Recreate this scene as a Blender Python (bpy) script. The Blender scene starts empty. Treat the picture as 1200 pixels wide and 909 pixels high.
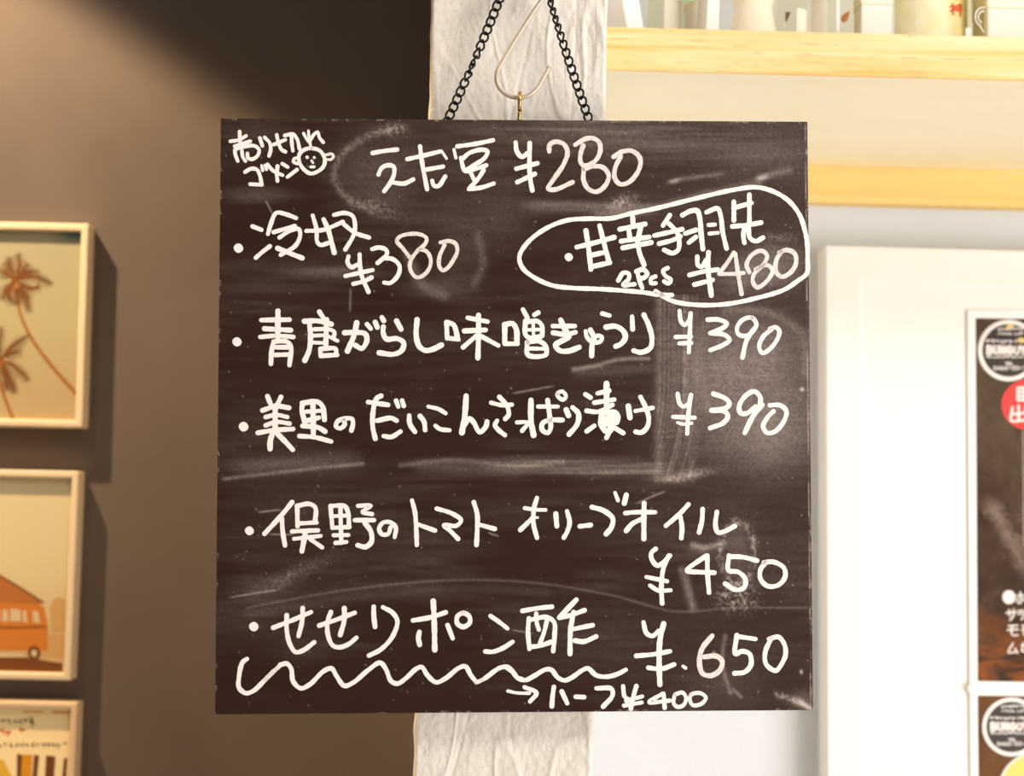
import bpy, bmesh, math, random
import numpy as np
from mathutils import Vector, Matrix, noise as mnoise

random.seed(7)
SC = bpy.context.scene
COL = SC.collection
W_IMG, H_IMG = 1200, 909
F_PX = 1667.0

# ------------------------------------------------------------------ camera
CAM_POS = Vector((0.0, 0.0, 1.5))
PITCH, ROLL = math.radians(4.7), math.radians(1.45)
cam_rot = Matrix.Rotation(math.pi / 2 + PITCH, 3, 'X') @ Matrix.Rotation(ROLL, 3, 'Z')
cam_data = bpy.data.cameras.new('camera')
cam = bpy.data.objects.new('camera', cam_data)
COL.objects.link(cam)
cam.matrix_world = Matrix.Translation(CAM_POS) @ cam_rot.to_4x4()
cam_data.sensor_fit = 'HORIZONTAL'
cam_data.sensor_width = 36.0
cam_data.lens = 36.0 * F_PX / W_IMG
cam_data.clip_start = 0.05
cam_data.dof.use_dof = True
cam_data.dof.focus_distance = 1.09
cam_data.dof.aperture_fstop = 5.0
SC.camera = cam

# ------------------------------------------------------------------ colour management, world, lights
SC.view_settings.view_transform = 'Standard'
SC.view_settings.look = 'None'
SC.view_settings.exposure = 0.42
SC.view_settings.gamma = 1.0
SC.view_settings.use_curve_mapping = False

world = bpy.data.worlds.new('world')
SC.world = world
world.use_nodes = True
bg = world.node_tree.nodes['Background']
bg.inputs['Color'].default_value = (1.0, 0.93, 0.85, 1)
bg.inputs['Strength'].default_value = 0.095

def area_light(name, loc, target, sx, sy, power, col):
    d = bpy.data.lights.new(name, 'AREA')
    d.shape = 'RECTANGLE'; d.size = sx; d.size_y = sy
    d.energy = power; d.color = col
    o = bpy.data.objects.new(name, d); COL.objects.link(o)
    o.location = loc
    o.rotation_euler = (Vector(target) - Vector(loc)).to_track_quat('-Z', 'Y').to_euler()
    return o

# daylight through the shop front to the right of and behind the photographer
area_light('shop_window_light', (2.1, -0.75, 0.98), (0.15, 1.25, 1.6), 1.7, 1.9, 60, (1.0, 0.955, 0.925))
# added warm fill from high right, brightens the wall and bottles above the shelf
area_light('shelf_fill_light', (1.15, -0.1, 2.92), (0.4, 1.4, 1.75), 0.9, 0.5, 20, (1.0, 0.93, 0.84))
# ceiling downlight washing the dark wall with the framed prints
def downlight(loc, power, half_angle, blend, size):
    sd = bpy.data.lights.new('downlight', 'SPOT')
    sd.energy = power; sd.color = (1.0, 0.72, 0.42)
    sd.spot_size = math.radians(2*half_angle); sd.spot_blend = blend; sd.shadow_soft_size = size
    so = bpy.data.objects.new('downlight', sd); COL.objects.link(so)
    so.location = loc
downlight((-0.95, 1.25, 2.55), 96, 53.0, 0.16, 0.02)
downlight((-0.92, 0.50, 2.76), 13, 54.5, 0.22, 0.03)

# ------------------------------------------------------------------ picking points: pixel of the photo -> point on a plane of the room
def ray(px, py):
    v = Vector(((px - W_IMG / 2) / F_PX, -(py - H_IMG / 2) / F_PX, -1.0))
    return cam_rot @ v

def at(px, py, Y):
    r = ray(px, py)
    return CAM_POS + r * ((Y - CAM_POS.y) / r.y)

def px_size(Y):
    return Y / F_PX

# ------------------------------------------------------------------ object helpers
def tag(o, label=None, cat=None, group=None, kind=None):
    if label: o['label'] = label
    if cat: o['category'] = cat
    if group: o['group'] = group
    if kind: o['kind'] = kind
    return o

def empty(name, loc):
    o = bpy.data.objects.new(name, None)
    o.empty_display_size = 0.05
    COL.objects.link(o); o.location = loc
    return o

def mesh_obj(name, verts, faces, mat, parent=None, smooth=False, mats=None, fmat=None, origin=None):
    """verts are world points; origin (or the parent's location) becomes the object's own zero"""
    me = bpy.data.meshes.new(name)
    par_loc = Vector((0, 0, 0))
    if parent is not None:
        p = parent
        while p is not None:
            par_loc = par_loc + p.location; p = p.parent
    org = Vector(origin) if origin is not None else par_loc.copy()
    me.from_pydata([tuple(Vector(v) - org) for v in verts], [], faces)
    for m in (mats or [mat]): me.materials.append(m)
    if fmat: me.polygons.foreach_set('material_index', fmat)
    if smooth: me.polygons.foreach_set('use_smooth', [True] * len(me.polygons))
    me.update()
    o = bpy.data.objects.new(name, me)
    COL.objects.link(o)
    if parent is not None: o.parent = parent
    o.location = org - par_loc
    return o

def clean(o):
    bm = bmesh.new(); bm.from_mesh(o.data)
    bmesh.ops.recalc_face_normals(bm, faces=bm.faces)
    bm.to_mesh(o.data); bm.free()
    return o

def bevel(o, w, seg=2):
    m = o.modifiers.new('bevel', 'BEVEL'); m.width = w; m.segments = seg; m.limit_method = 'ANGLE'
    m.harden_normals = False
    return o

class MB:
    def __init__(self): self.v, self.f, self.m = [], [], []
    def add(self, vs, fs, mi=0):
        b = len(self.v); self.v += [Vector(p) for p in vs]
        self.f += [tuple(b + i for i in f) for f in fs]; self.m += [mi] * len(fs)
    def box(self, x0, x1, y0, y1, z0, z1, mi=0):
        vs = [(x, y, z) for x in (x0, x1) for y in (y0, y1) for z in (z0, z1)]
        self.add(vs, [(0, 1, 3, 2), (4, 6, 7, 5), (0, 4, 5, 1), (2, 3, 7, 6), (0, 2, 6, 4), (1, 5, 7, 3)], mi)
    def prism(self, front, back, mi=0):
        n = len(front)
        fs = [tuple(range(n)), tuple(range(2 * n - 1, n - 1, -1))]
        fs += [(i, n + i, n + (i + 1) % n, (i + 1) % n) for i in range(n)]
        self.add(list(front) + list(back), fs, mi)
    def tube(self, pts, r, n=10, closed=False, mi=0):
        pts = [Vector(p) for p in pts]; k = len(pts)
        rad = r if isinstance(r, (list, tuple)) else [r] * k
        ref = None; rings = []
        for i, p in enumerate(pts):
            if closed: t = pts[(i + 1) % k] - pts[i - 1]
            else: t = pts[min(i + 1, k - 1)] - pts[max(i - 1, 0)]
            t.normalize()
            if ref is None:
                ref = t.orthogonal().normalized()
            ref = (ref - t * ref.dot(t)).normalized()
            bi = t.cross(ref)
            rings.append([p + (ref * math.cos(a) + bi * math.sin(a)) * rad[i]
                          for a in (2 * math.pi * j / n for j in range(n))])
        vs = [q for r_ in rings for q in r_]
        fs = []
        for i in range(k if closed else k - 1):
            a, b = i * n, ((i + 1) % k) * n
            for j in range(n):
                fs.append((a + j, a + (j + 1) % n, b + (j + 1) % n, b + j))
        if not closed:
            fs.append(tuple(range(n - 1, -1, -1))); fs.append(tuple(range((k - 1) * n, k * n)))
        self.add(vs, fs, mi)
    def lathe(self, prof, c, n=40, mi=0):
        c = Vector(c); vs, fs = [], []
        for r, z in prof:
            for j in range(n):
                a = 2 * math.pi * j / n
                vs.append(c + Vector((r * math.cos(a), r * math.sin(a), z)))
        for i in range(len(prof) - 1):
            for j in range(n):
                fs.append((i * n + j, i * n + (j + 1) % n, (i + 1) * n + (j + 1) % n, (i + 1) * n + j))
        self.add(vs, fs, mi)
    def build(self, name, mat, parent=None, smooth=False, mats=None, origin=None, fix=True):
        o = mesh_obj(name, self.v, self.f, mat, parent, smooth, mats, self.m if mats else None, origin)
        return clean(o) if fix else o

def spline(pts, step=1.5):
    """Catmull-Rom through 2-D points (centripetal enough for handwriting)"""
    if len(pts) == 2:
        (x0, y0), (x1, y1) = pts
        n = max(2, int(math.hypot(x1 - x0, y1 - y0) / (step * 2)))
        return [(x0 + (x1 - x0) * i / n, y0 + (y1 - y0) * i / n) for i in range(n + 1)]
    closed = math.hypot(pts[0][0] - pts[-1][0], pts[0][1] - pts[-1][1]) < 1e-6
    out = []
    for i in range(len(pts) - 1):
        p1, p2 = pts[i], pts[i + 1]
        p0 = pts[i - 1] if i > 0 else (pts[-2] if closed else (2 * p1[0] - p2[0], 2 * p1[1] - p2[1]))
        p3 = pts[i + 2] if i + 2 < len(pts) else (pts[1] if closed else (2 * p2[0] - p1[0], 2 * p2[1] - p1[1]))
        d0 = max(math.hypot(p1[0]-p0[0], p1[1]-p0[1]) ** .5, 1e-3)
        d1 = max(math.hypot(p2[0]-p1[0], p2[1]-p1[1]) ** .5, 1e-3)
        d2 = max(math.hypot(p3[0]-p2[0], p3[1]-p2[1]) ** .5, 1e-3)
        m1 = [((p1[k]-p0[k])/d0 - (p2[k]-p0[k])/(d0+d1) + (p2[k]-p1[k])/d1) * d1 for k in (0, 1)]
        m2 = [((p2[k]-p1[k])/d1 - (p3[k]-p1[k])/(d1+d2) + (p3[k]-p2[k])/d2) * d1 for k in (0, 1)]
        n = max(2, int(d1 * d1 / step))
        for j in range(n):
            t = j / n; t2, t3 = t * t, t * t * t
            out.append(tuple((2*t3-3*t2+1)*p1[k] + (t3-2*t2+t)*m1[k] + (-2*t3+3*t2)*p2[k] + (t3-t2)*m2[k] for k in (0, 1)))
    out.append(tuple(pts[-1]))
    return out

_lift = [0]
def ribbon(mb, pts, w, to3d, base=0.00012, mi=0, rng=random, taper=None):
    """one pen stroke: a thin raised band with round ends. to3d((x, y), lift) -> point"""
    _lift[0] = (_lift[0] + 1) % 60
    h = base + _lift[0] * 4e-6
    if len(pts) == 1 or (len(pts) == 2 and math.hypot(pts[0][0]-pts[1][0], pts[0][1]-pts[1][1]) < 0.3):
        c = pts[0]; n = 18
        ring = [(c[0] + w/2*math.cos(a)*(1+.08*math.sin(2*a+1)), c[1] + w/2*math.sin(a)*1.06) for a in (2*math.pi*i/n for i in range(n))]
        mb.prism([to3d(q, h) for q in ring], [to3d(q, 0) for q in ring], mi); return
    sp = spline(pts)
    ph = rng.random() * 6.28
    n = len(sp); L, R = [], []
    cum = 0
    for i, p in enumerate(sp):
        a, b = sp[max(i-1, 0)], sp[min(i+1, n-1)]
        tx, ty = b[0]-a[0], b[1]-a[1]; l = math.hypot(tx, ty) or 1; tx, ty = tx/l, ty/l
        cum += l * .5
        ww = w/2 * (1 + .06*math.sin(cum*.23+ph) + .035*math.sin(cum*.7+2*ph))
        if taper: ww *= taper(i/(n-1))
        L.append((p[0]-ty*ww, p[1]+tx*ww)); R.append((p[0]+ty*ww, p[1]-tx*ww))
    def cap(p, frm, to, steps=7):
        a0 = math.atan2(frm[1]-p[1], frm[0]-p[0]); r0 = math.hypot(frm[0]-p[0], frm[1]-p[1])
        return [(p[0]+r0*math.cos(a0+math.pi*k/steps), p[1]+r0*math.sin(a0+math.pi*k/steps)) for k in range(1, steps)]
    # caps: end goes L -> around -> R, start goes R -> around -> L
    e_cap = cap(sp[-1], L[-1], R[-1]); s_cap = cap(sp[0], R[0], L[0])
    # make sure each cap bulges outwards
    def outward(c, p, q):
        m = c[len(c)//2]; return (m[0]-p[0])*(p[0]-q[0]) + (m[1]-p[1])*(p[1]-q[1]) > 0
    if not outward(e_cap, sp[-1], sp[-2]): e_cap = [(2*sp[-1][0]-x, 2*sp[-1][1]-y) for x, y in e_cap][::-1]
    if not outward(s_cap, sp[0], sp[1]): s_cap = [(2*sp[0][0]-x, 2*sp[0][1]-y) for x, y in s_cap][::-1]
    vs = [to3d(q, h) for q in L] + [to3d(q, h) for q in R]
    fs = [(i, i+1, n+i+1, n+i) for i in range(n-1)]
    b = len(vs); vs += [to3d(q, h) for q in e_cap]; fs.append(tuple([n-1] + list(range(b, b+len(e_cap))) + [2*n-1]))
    b2 = len(vs); vs += [to3d(q, h) for q in s_cap]; fs.append(tuple([n] + list(range(b2, b2+len(s_cap))) + [0]))
    # skirt down to the surface
    loop = list(range(n)) + list(range(b, b+len(e_cap))) + list(range(2*n-1, n-1, -1)) + list(range(b2, b2+len(s_cap)))
    pl = L + e_cap + R[::-1] + s_cap
    s0 = len(vs); vs += [to3d(q, 0) for q in pl]; m = len(loop)
    fs += [(loop[i], s0+i, s0+(i+1) % m, loop[(i+1) % m]) for i in range(m)]
    mb.add(vs, fs, mi)
    # round joints where the pen turned sharply
    for i in range(1, len(pts)-1):
        ax, ay = pts[i][0]-pts[i-1][0], pts[i][1]-pts[i-1][1]; bx, by = pts[i+1][0]-pts[i][0], pts[i+1][1]-pts[i][1]
        la, lb = math.hypot(ax, ay), math.hypot(bx, by)
        if la and lb and (ax*bx+ay*by)/(la*lb) < .72:
            c = pts[i]; k = 14
            ring = [(c[0]+w*.49*math.cos(t), c[1]+w*.49*math.sin(t)) for t in (2*math.pi*j/k for j in range(k))]
            mb.add([to3d(q, h+2e-6) for q in ring], [tuple(range(k))], mi)

def parse(block):
    """'x,y x,y' per stroke, strokes split by ';'. '@36' sets the width, 'g' a worn stroke"""
    out = []
    for s in block.replace('\n', ' ').split(';'):
        tok = s.split()
        if not tok: continue
        w, worn, pts = None, 0, []
        for t in tok:
            if t[0] == '@': w = float(t[1:])
            elif t == 'g': worn = 1
            else:
                x, y = t.split(','); pts.append((float(x), float(y)))
        out.append((w, worn, pts))
    return out

# ------------------------------------------------------------------ materials
def mat(name, col, rough=.6, spec=.3, metal=0.0, trans=0.0, ior=1.45, bump=None, alpha=None):
    m = bpy.data.materials.new(name); m.use_nodes = True
    b = m.node_tree.nodes['Principled BSDF']
    b.inputs['Base Color'].default_value = (*col, 1)
    b.inputs['Roughness'].default_value = rough
    b.inputs['Specular IOR Level'].default_value = spec
    b.inputs['Metallic'].default_value = metal
    b.inputs['Transmission Weight'].default_value = trans
    b.inputs['IOR'].default_value = ior
    if bump: add_bump(m, *bump)
    return m

def nd(m, typ, **kw):
    n = m.node_tree.nodes.new(typ)
    for k, v in kw.items():
        if k in n.inputs: n.inputs[k].default_value = v
        else: setattr(n, k, v)
    return n

def ln(m, a, b): m.node_tree.links.new(a, b)

def coords(m, scale=(1, 1, 1), kind='Object', rot=(0, 0, 0)):
    tc = nd(m, 'ShaderNodeTexCoord'); mp = nd(m, 'ShaderNodeMapping')
    mp.inputs['Scale'].default_value = scale; mp.inputs['Rotation'].default_value = rot
    ln(m, tc.outputs[kind], mp.inputs['Vector']); return mp.outputs['Vector']

def noise_n(m, vec, scale, detail=4, rough=.55, dist=0):
    n = nd(m, 'ShaderNodeTexNoise'); n.inputs['Scale'].default_value = scale
    n.inputs['Detail'].default_value = detail; n.inputs['Roughness'].default_value = rough
    n.inputs['Distortion'].default_value = dist
    ln(m, vec, n.inputs['Vector']); return n.outputs['Fac']

def ramp(m, fac, stops):
    r = nd(m, 'ShaderNodeValToRGB'); e = r.color_ramp.elements
    while len(e) < len(stops): e.new(.5)
    for el, (p, c) in zip(e, stops):
        el.position = p; el.color = (*c, 1) if len(c) == 3 else c
    ln(m, fac, r.inputs['Fac']); return r.outputs['Color']

def math_n(m, op, a, b=None, clamp=False):
    n = nd(m, 'ShaderNodeMath', operation=op); n.use_clamp = clamp
    for i, v in enumerate((a, b)):
        if v is None: continue
        if isinstance(v, (int, float)): n.inputs[i].default_value = v
        else: ln(m, v, n.inputs[i])
    return n.outputs[0]

def mix_n(m, fac, a, b):
    n = nd(m, 'ShaderNodeMix', data_type='RGBA')
    if isinstance(fac, (int, float)): n.inputs[0].default_value = fac
    else: ln(m, fac, n.inputs[0])
    for i, v in ((6, a), (7, b)):
        if isinstance(v, tuple): n.inputs[i].default_value = (*v, 1)
        else: ln(m, v, n.inputs[i])
    return n.outputs[2]

def bsdf(m): return m.node_tree.nodes['Principled BSDF']

def add_bump(m, scale, strength, dist=.001, detail=5, stretch=(1, 1, 1)):
    v = coords(m, stretch)
    f = noise_n(m, v, scale, detail)
    b = nd(m, 'ShaderNodeBump'); b.inputs['Strength'].default_value = strength; b.inputs['Distance'].default_value = dist
    ln(m, f, b.inputs['Height']); ln(m, b.outputs['Normal'], bsdf(m).inputs['Normal'])

def srgb(r, g, b):
    f = lambda c: (c/255/12.92) if c/255 <= .04045 else ((c/255+.055)/1.055)**2.4
    return (f(r), f(g), f(b))

# ================================================================== the setting
Y_PIL, Y_WR, Y_WL, Y_SH = 1.112, 1.60, 1.65, 1.25

def plaster(name, c0, c1, big, fine, sb=.5, sf=.35, dist=.004):
    m = mat(name, c0, .85, .15)
    v = coords(m)
    n1 = noise_n(m, v, big, 5, .6, .6); n2 = noise_n(m, v, fine, 6, .65)
    ln(m, ramp(m, n1, [(.3, c0), (.7, c1)]), bsdf(m).inputs['Base Color'])
    b1 = nd(m, 'ShaderNodeBump'); b1.inputs['Strength'].default_value = sb; b1.inputs['Distance'].default_value = dist
    ln(m, n1, b1.inputs['Height'])
    b2 = nd(m, 'ShaderNodeBump'); b2.inputs['Strength'].default_value = sf; b2.inputs['Distance'].default_value = dist*.4
    ln(m, n2, b2.inputs['Height']); ln(m, b1.outputs['Normal'], b2.inputs['Normal'])
    ln(m, b2.outputs['Normal'], bsdf(m).inputs['Normal'])
    return m

M_dark = plaster('dark_taupe_plaster', (.126, .099, .086), (.144, .114, .098), 6, 40, .35, .18, .004)
M_white = plaster('pale_grey_plaster', (.665, .69, .72), (.70, .72, .75), 9, 60, .55, .3, .005)
M_pillar = plaster('cream_trowelled_plaster', (.775, .73, .665), (.83, .785, .72), 30, 420, .35, .7, .0016)
M_floor = mat('floor_boards', (.6, .5, .38), .5, .3)
_v = coords(M_floor, (1, 8, 1))
ln(M_floor, ramp(M_floor, noise_n(M_floor, _v, 3, 6), [(.3, (.58, .48, .36)), (.7, (.68, .58, .44))]), bsdf(M_floor).inputs['Base Color'])
M_ceil = mat('ceiling_paint', (.62, .6, .57), .9, .1)

def slab(name, x0, x1, y0, y1, z0, z1, m):
    b = MB(); b.box(x0, x1, y0, y1, z0, z1)
    o = b.build(name, m, origin=((x0+x1)/2, (y0+y1)/2, z0)); tag(o, kind='structure'); return o

pl_top, pl_bot = at(505, 0, Y_PIL), at(484, 909, Y_PIL)
pr_top, pr_bot = at(713.5, 0, Y_PIL), at(695.5, 909, Y_PIL)
xl = (pl_top.x + pl_bot.x) / 2; xr = (pr_top.x + pr_bot.x) / 2
slab('floor', -2.4, 2.4, -1.4, 1.85, -.06, 0, M_floor)
slab('ceiling', -2.4, 2.4, -1.4, 1.85, 3.0, 3.06, M_ceil)
slab('wall_left', -2.4, xl + .02, Y_WL, Y_WL + .12, 0, 3.0, M_dark)
slab('wall_right', xr - .04, 2.4, Y_WR, Y_WR + .12, 0, 3.0, M_white)

# trowelled pillar: a displaced front so the plaster ridges are real
def pillar():
    zs = np.concatenate([np.linspace(0, 1.18, 24), np.linspace(1.19, 2.0, 560), np.linspace(2.02, 3.0, 20)])
    nx = 150
    def edge(p0, p1, z): return p0.x + (p1.x - p0.x) * (z - p0.z) / (p1.z - p0.z)
    def relief(x, z):
        p = Vector((x, z, 0))
        h = .0012 * mnoise.noise(Vector((x*9, z*5, 1.3))) + .0009 * mnoise.noise(Vector((x*50, z*24, 4))) + .00045 * mnoise.noise(Vector((x*210, z*150, 6))) + .00028 * mnoise.noise(Vector((x*480, z*380, 2)))
        r = mnoise.noise(Vector((x*26+z*4, z*7, 9.1)))
        h += .0022 * max(0, 1 - abs(r) * 16) * (0.4 + .6 * max(0, mnoise.noise(Vector((x*7, z*4, 2)))))   # trowel ridges
        q = mnoise.noise(Vector((x*60, z*34, 3.3)))
        r2 = mnoise.noise(Vector((x*16-z*2.5, z*3.2, 21.7)))
        h -= .0020 * max(0, 1 - abs(r2) * 30) * (.3 + max(0, mnoise.noise(Vector((x*8, z*3, 30)))))          # hairline cracks
        h -= .0022 * max(0, q - .45) * 2.2                                                             # pits
        return h
    vs, fs = [], []
    for z in zs:
        a, b = edge(pl_bot, pl_top, z), edge(pr_bot, pr_top, z)
        a += .0012 * mnoise.noise(Vector((2, z*14, 0))) + .0008 * mnoise.noise(Vector((5, z*60, 0)))
        b += .0010 * mnoise.noise(Vector((8, z*14, 0))) + .0006 * mnoise.noise(Vector((9, z*60, 0)))
        row = [a + .0002, a] + [a + (b - a) * i / nx for i in range(nx + 1)] + [b]
        n = len(row)
        for i, x in enumerate(row):
            if i == 0: vs.append((a, Y_WL + .05, z))
            elif i == 1: vs.append((a, Y_PIL + .006, z))
            elif i == n - 1: vs.append((b, Y_WL + .05, z))
            else:
                t = (x - a) / (b - a); e = min(t, 1 - t) * (b - a)
                rd = max(0, 1 - e / .004)
                xx = x + (.0016 if t < .5 else -.0016) * rd * rd * (1 if e < 1e-6 else 0)
                vs.append((xx, Y_PIL - relief(x, z) + .003 * rd * rd, z))
    n = nx + 4
    for j in range(len(zs) - 1):
        for i in range(n - 1):
            fs.append((j*n+i, j*n+i+1, (j+1)*n+i+1, (j+1)*n+i))
    o = mesh_obj('pillar', vs, fs, M_pillar, smooth=True, origin=((xl+xr)/2, Y_PIL, 0))
    tag(o, kind='structure')
    return o
pillar()
# brownish seepage lines down the plaster
_p = M_pillar; _vv = coords(_p, (1, .35, .16))
_w = noise_n(_p, _vv, 22, 3, .5, .3)
_line = math_n(_p, 'LESS_THAN', math_n(_p, 'ABSOLUTE', math_n(_p, 'SUBTRACT', _w, .5)), .006)
_gate = ramp(_p, noise_n(_p, coords(_p), 9, 2), [(.5, (0, 0, 0)), (.62, (1, 1, 1))])
_old = bsdf(_p).inputs['Base Color'].links[0].from_socket
ln(_p, mix_n(_p, math_n(_p, 'MULTIPLY', math_n(_p, 'MULTIPLY', _line, _gate), .5), _old, (.42, .30, .19)), bsdf(_p).inputs['Base Color'])

# ------------------------------------------------------------------ wall shelf of pale pine
def pine(name, ca, cb, cc, sx=2.2, sz=70, amp=1.0):
    m = mat(name, ca, .5, .3)
    v = coords(m, (sx, sz * .6, sz))
    n1 = noise_n(m, v, 1.0, 5, .6, .5)
    v2 = coords(m, (30, 300, 300)); n2 = noise_n(m, v2, 1.0, 4, .6)
    base = ramp(m, n1, [(.36, ca), (.5, cb), (.64, cc)])
    c = mix_n(m, math_n(m, 'MULTIPLY', math_n(m, 'GREATER_THAN', n2, .60), .5 * amp), base, (.62, .40, .17))
    ln(m, c, bsdf(m).inputs['Base Color'])
    return m
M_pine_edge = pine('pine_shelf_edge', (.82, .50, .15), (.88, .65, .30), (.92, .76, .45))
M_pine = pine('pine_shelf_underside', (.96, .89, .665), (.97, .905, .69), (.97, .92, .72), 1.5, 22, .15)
M_pine_rail = pine('pine_shelf_rail', (.85, .58, .20), (.87, .63, .24), (.88, .67, .29), 1.2, 60, .2)

sh_t, sh_b = at(950, 37.2, Y_SH).z, at(950, 88, Y_SH).z
sh_x0, sh_x1 = xr + .004, 1.05
shelf = empty('wall_shelf', (sh_x0, Y_SH, sh_b))
tag(shelf, 'long thick pale pine wall shelf running off right above the white notice board', 'shelf')
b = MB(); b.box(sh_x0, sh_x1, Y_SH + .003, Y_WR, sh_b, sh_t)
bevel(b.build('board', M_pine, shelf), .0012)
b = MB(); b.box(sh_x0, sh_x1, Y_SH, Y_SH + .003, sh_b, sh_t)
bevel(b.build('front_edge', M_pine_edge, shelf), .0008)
rl_b = at(1075, 240, Y_WR - .02).z
b = MB(); b.box(sh_x0, sh_x1, Y_WR - .02, Y_WR, rl_b, sh_b)
bevel(b.build('support_rail', M_pine_rail, shelf), .0012)
# ================================================================== the chalkboard
CORN = [(259, 138.7), (946, 142.8), (952.6, 831.6), (252.2, 836.6)]      # TL TR BR BL
def isect(p, q, r, s):
    a1, b1 = q[1]-p[1], p[0]-q[0]; c1 = a1*p[0]+b1*p[1]
    a2, b2 = s[1]-r[1], r[0]-s[0]; c2 = a2*r[0]+b2*r[1]
    d = a1*b2-a2*b1
    return ((b2*c1-b1*c2)/d, (a1*c2-a2*c1)/d)
vh = isect(CORN[0], CORN[1], CORN[3], CORN[2]); vv = isect(CORN[0], CORN[3], CORN[1], CORN[2])
dh = ray(*vh).normalized(); dv = ray(*vv).normalized()
if dh.x < 0: dh = -dh
if dv.z < 0: dv = -dv
BN = dh.cross(dv).normalized()                # points away from or towards the viewer
if BN.y > 0: BN = -BN
BC = CAM_POS + ray(600, 487) * 1.082          # centre of the face
def on_board(q, lift=0.0):
    r = ray(*q); return CAM_POS + r * ((BC - CAM_POS).dot(BN) / r.dot(BN)) + BN * lift
BTHICK = .008

board = empty('chalkboard', on_board((602, 834)))
tag(board, 'square dark brown chalkboard menu with white handwritten prices hanging on the plaster pillar', 'chalkboard')

# --- wiped chalk, as a stain attribute on a dense face
NX = NY = 560
def chalk_field(X, Y):
    rs = np.random.RandomState(3)
    def vnoise(fx, fy, seed):
        r = np.random.RandomState(seed); g = r.rand(160, 160)
        u, v = (X*fx) % 150, (Y*fy) % 150
        i, j = u.astype(int), v.astype(int); fu, fv = u-i, v-j
        fu, fv = fu*fu*(3-2*fu), fv*fv*(3-2*fv)
        return (g[j, i]*(1-fu)*(1-fv)+g[j, i+1]*fu*(1-fv)+g[j+1, i]*(1-fu)*fv+g[j+1, i+1]*fu*fv)
    c = np.zeros_like(X)
    def ell(cx, cy, rx, ry, s, ang=0, p=1.0):
        a = math.radians(ang); dx, dy = X-cx, Y-cy
        u, v = (dx*math.cos(a)+dy*math.sin(a))/rx, (-dx*math.sin(a)+dy*math.cos(a))/ry
        return s*np.exp(-(u*u+v*v)**p)
    def seg(x0, y0, x1, y1, w, s, fade=True):
        L = math.hypot(x1-x0, y1-y0); tx, ty = (x1-x0)/L, (y1-y0)/L
        t = ((X-x0)*tx+(Y-y0)*ty)/L; d = -(X-x0)*ty+(Y-y0)*tx
        m = np.clip(np.minimum(t, 1-t)*6+.2, 0, 1)*((t > -.02) & (t < 1.02))
        return s*m*np.exp(-(d/w)**2)
    def poly(pts, w, s):
        o = np.zeros_like(X)
        sp = spline(pts, 12)
        for p, q in zip(sp[:-1], sp[1:]):
            L = math.hypot(q[0]-p[0], q[1]-p[1]) or 1
            t = np.clip(((X-p[0])*(q[0]-p[0])+(Y-p[1])*(q[1]-p[1]))/(L*L), 0, 1)
            d2 = (X-p[0]-t*(q[0]-p[0]))**2+(Y-p[1]-t*(q[1]-p[1]))**2
            o = np.maximum(o, s*np.exp(-d2/(w*w)))
        return o
    hs = vnoise(.018, .35, 11); vs_ = .55*vnoise(.85, .006, 12)+.45*vnoise(.3, .012, 16); bl = vnoise(.03, .03, 13); fn = vnoise(.4, .4, 14)
    c += .05*vnoise(.006, .012, 15) + .012*hs*bl + .06*vnoise(.01, .025, 17)*vnoise(.02, .2, 18)
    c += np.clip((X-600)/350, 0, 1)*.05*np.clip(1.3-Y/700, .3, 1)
    # big wiped cloud round the two 390 prices
    c += ell(878, 470, 82, 70, .26, 0, 1.6)*(.7+.5*bl) + ell(868, 405, 72, 52, .15, 0, 1.5) + ell(905, 520, 55, 42, .10)
    c += poly([(850, 362), (900, 366), (940, 392), (943, 440)], 5, .12) + poly([(826, 380), (818, 430), (830, 480)], 6, .08)
    # streaked column below the bubble
    x_c = 793 - np.clip((Y-450)/110, 0, 1)*4
    col = np.exp(-(np.abs(X-x_c)/25)**6)*(Y > 345)*(1/(1+np.exp((Y-562)/3)))
    xs = X + np.clip((Y-440)/120, 0, 1)*(Y-440)*.18
    u = (xs*.8) % 150; i = u.astype(int); f = u-i; g = np.random.RandomState(31).rand(152)
    st = g[i]*(1-f)+g[i+1]*f
    c += col*(.06+.34*st**2.2*(.35+.65*fn))
    c += np.exp(-(np.abs(X-772)/4)**2)*.10*(Y > 350)*(Y < 556)
    c += ell(806, 557, 24, 5, .35, -12)*(.5+fn) + ell(780, 560, 14, 4, .25)
    # long horizontal wipe
    band = np.exp(-((Y-(546+.02*(X-600)))/9)**2)
    c += band*np.clip((X-560)/60, 0, 1)*np.clip((790-X)/30, 0, 1)*(.08+.3*hs)
    c += poly([(470, 545), (530, 539), (600, 544), (660, 541)], 3, .16) + seg(480, 545, 620, 552, 8, .10)
    c += poly([(262, 561), (330, 553), (425, 543)], 2.2, .22) + seg(270, 548, 425, 536, 10, .07)
    c += ell(350, 545, 90, 10, .05)
    # wiped ring at the first line
    c += poly([(470, 150), (430, 160), (398, 185), (392, 210), (410, 235), (440, 248)], 4, .18)*(.4+fn)
    c += ell(460, 152, 16, 7, .25)*fn + ell(442, 243, 26, 8, .22, 20)*fn + ell(440, 200, 45, 40, .08)
    # smudges at top right
    c += seg(610, 242, 770, 246, 7, .22)*(.4+hs) + ell(728, 237, 15, 6, .5, -15)*fn*1.4
    c += poly([(700, 252), (760, 244), (830, 226), (890, 214)], 4, .16) + ell(660, 150, 90, 14, .12)*(.5+hs)
    c += ell(790, 212, 6, 2.4, .6, -10) + seg(790, 211, 850, 203, 2.5, .18) + ell(893, 208, 6, 3, .8, -15) + seg(893, 207, 930, 198, 4, .2)
    c += ell(780, 165, 120, 20, .10)*(.4+hs) + ell(900, 180, 60, 18, .07)
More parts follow.
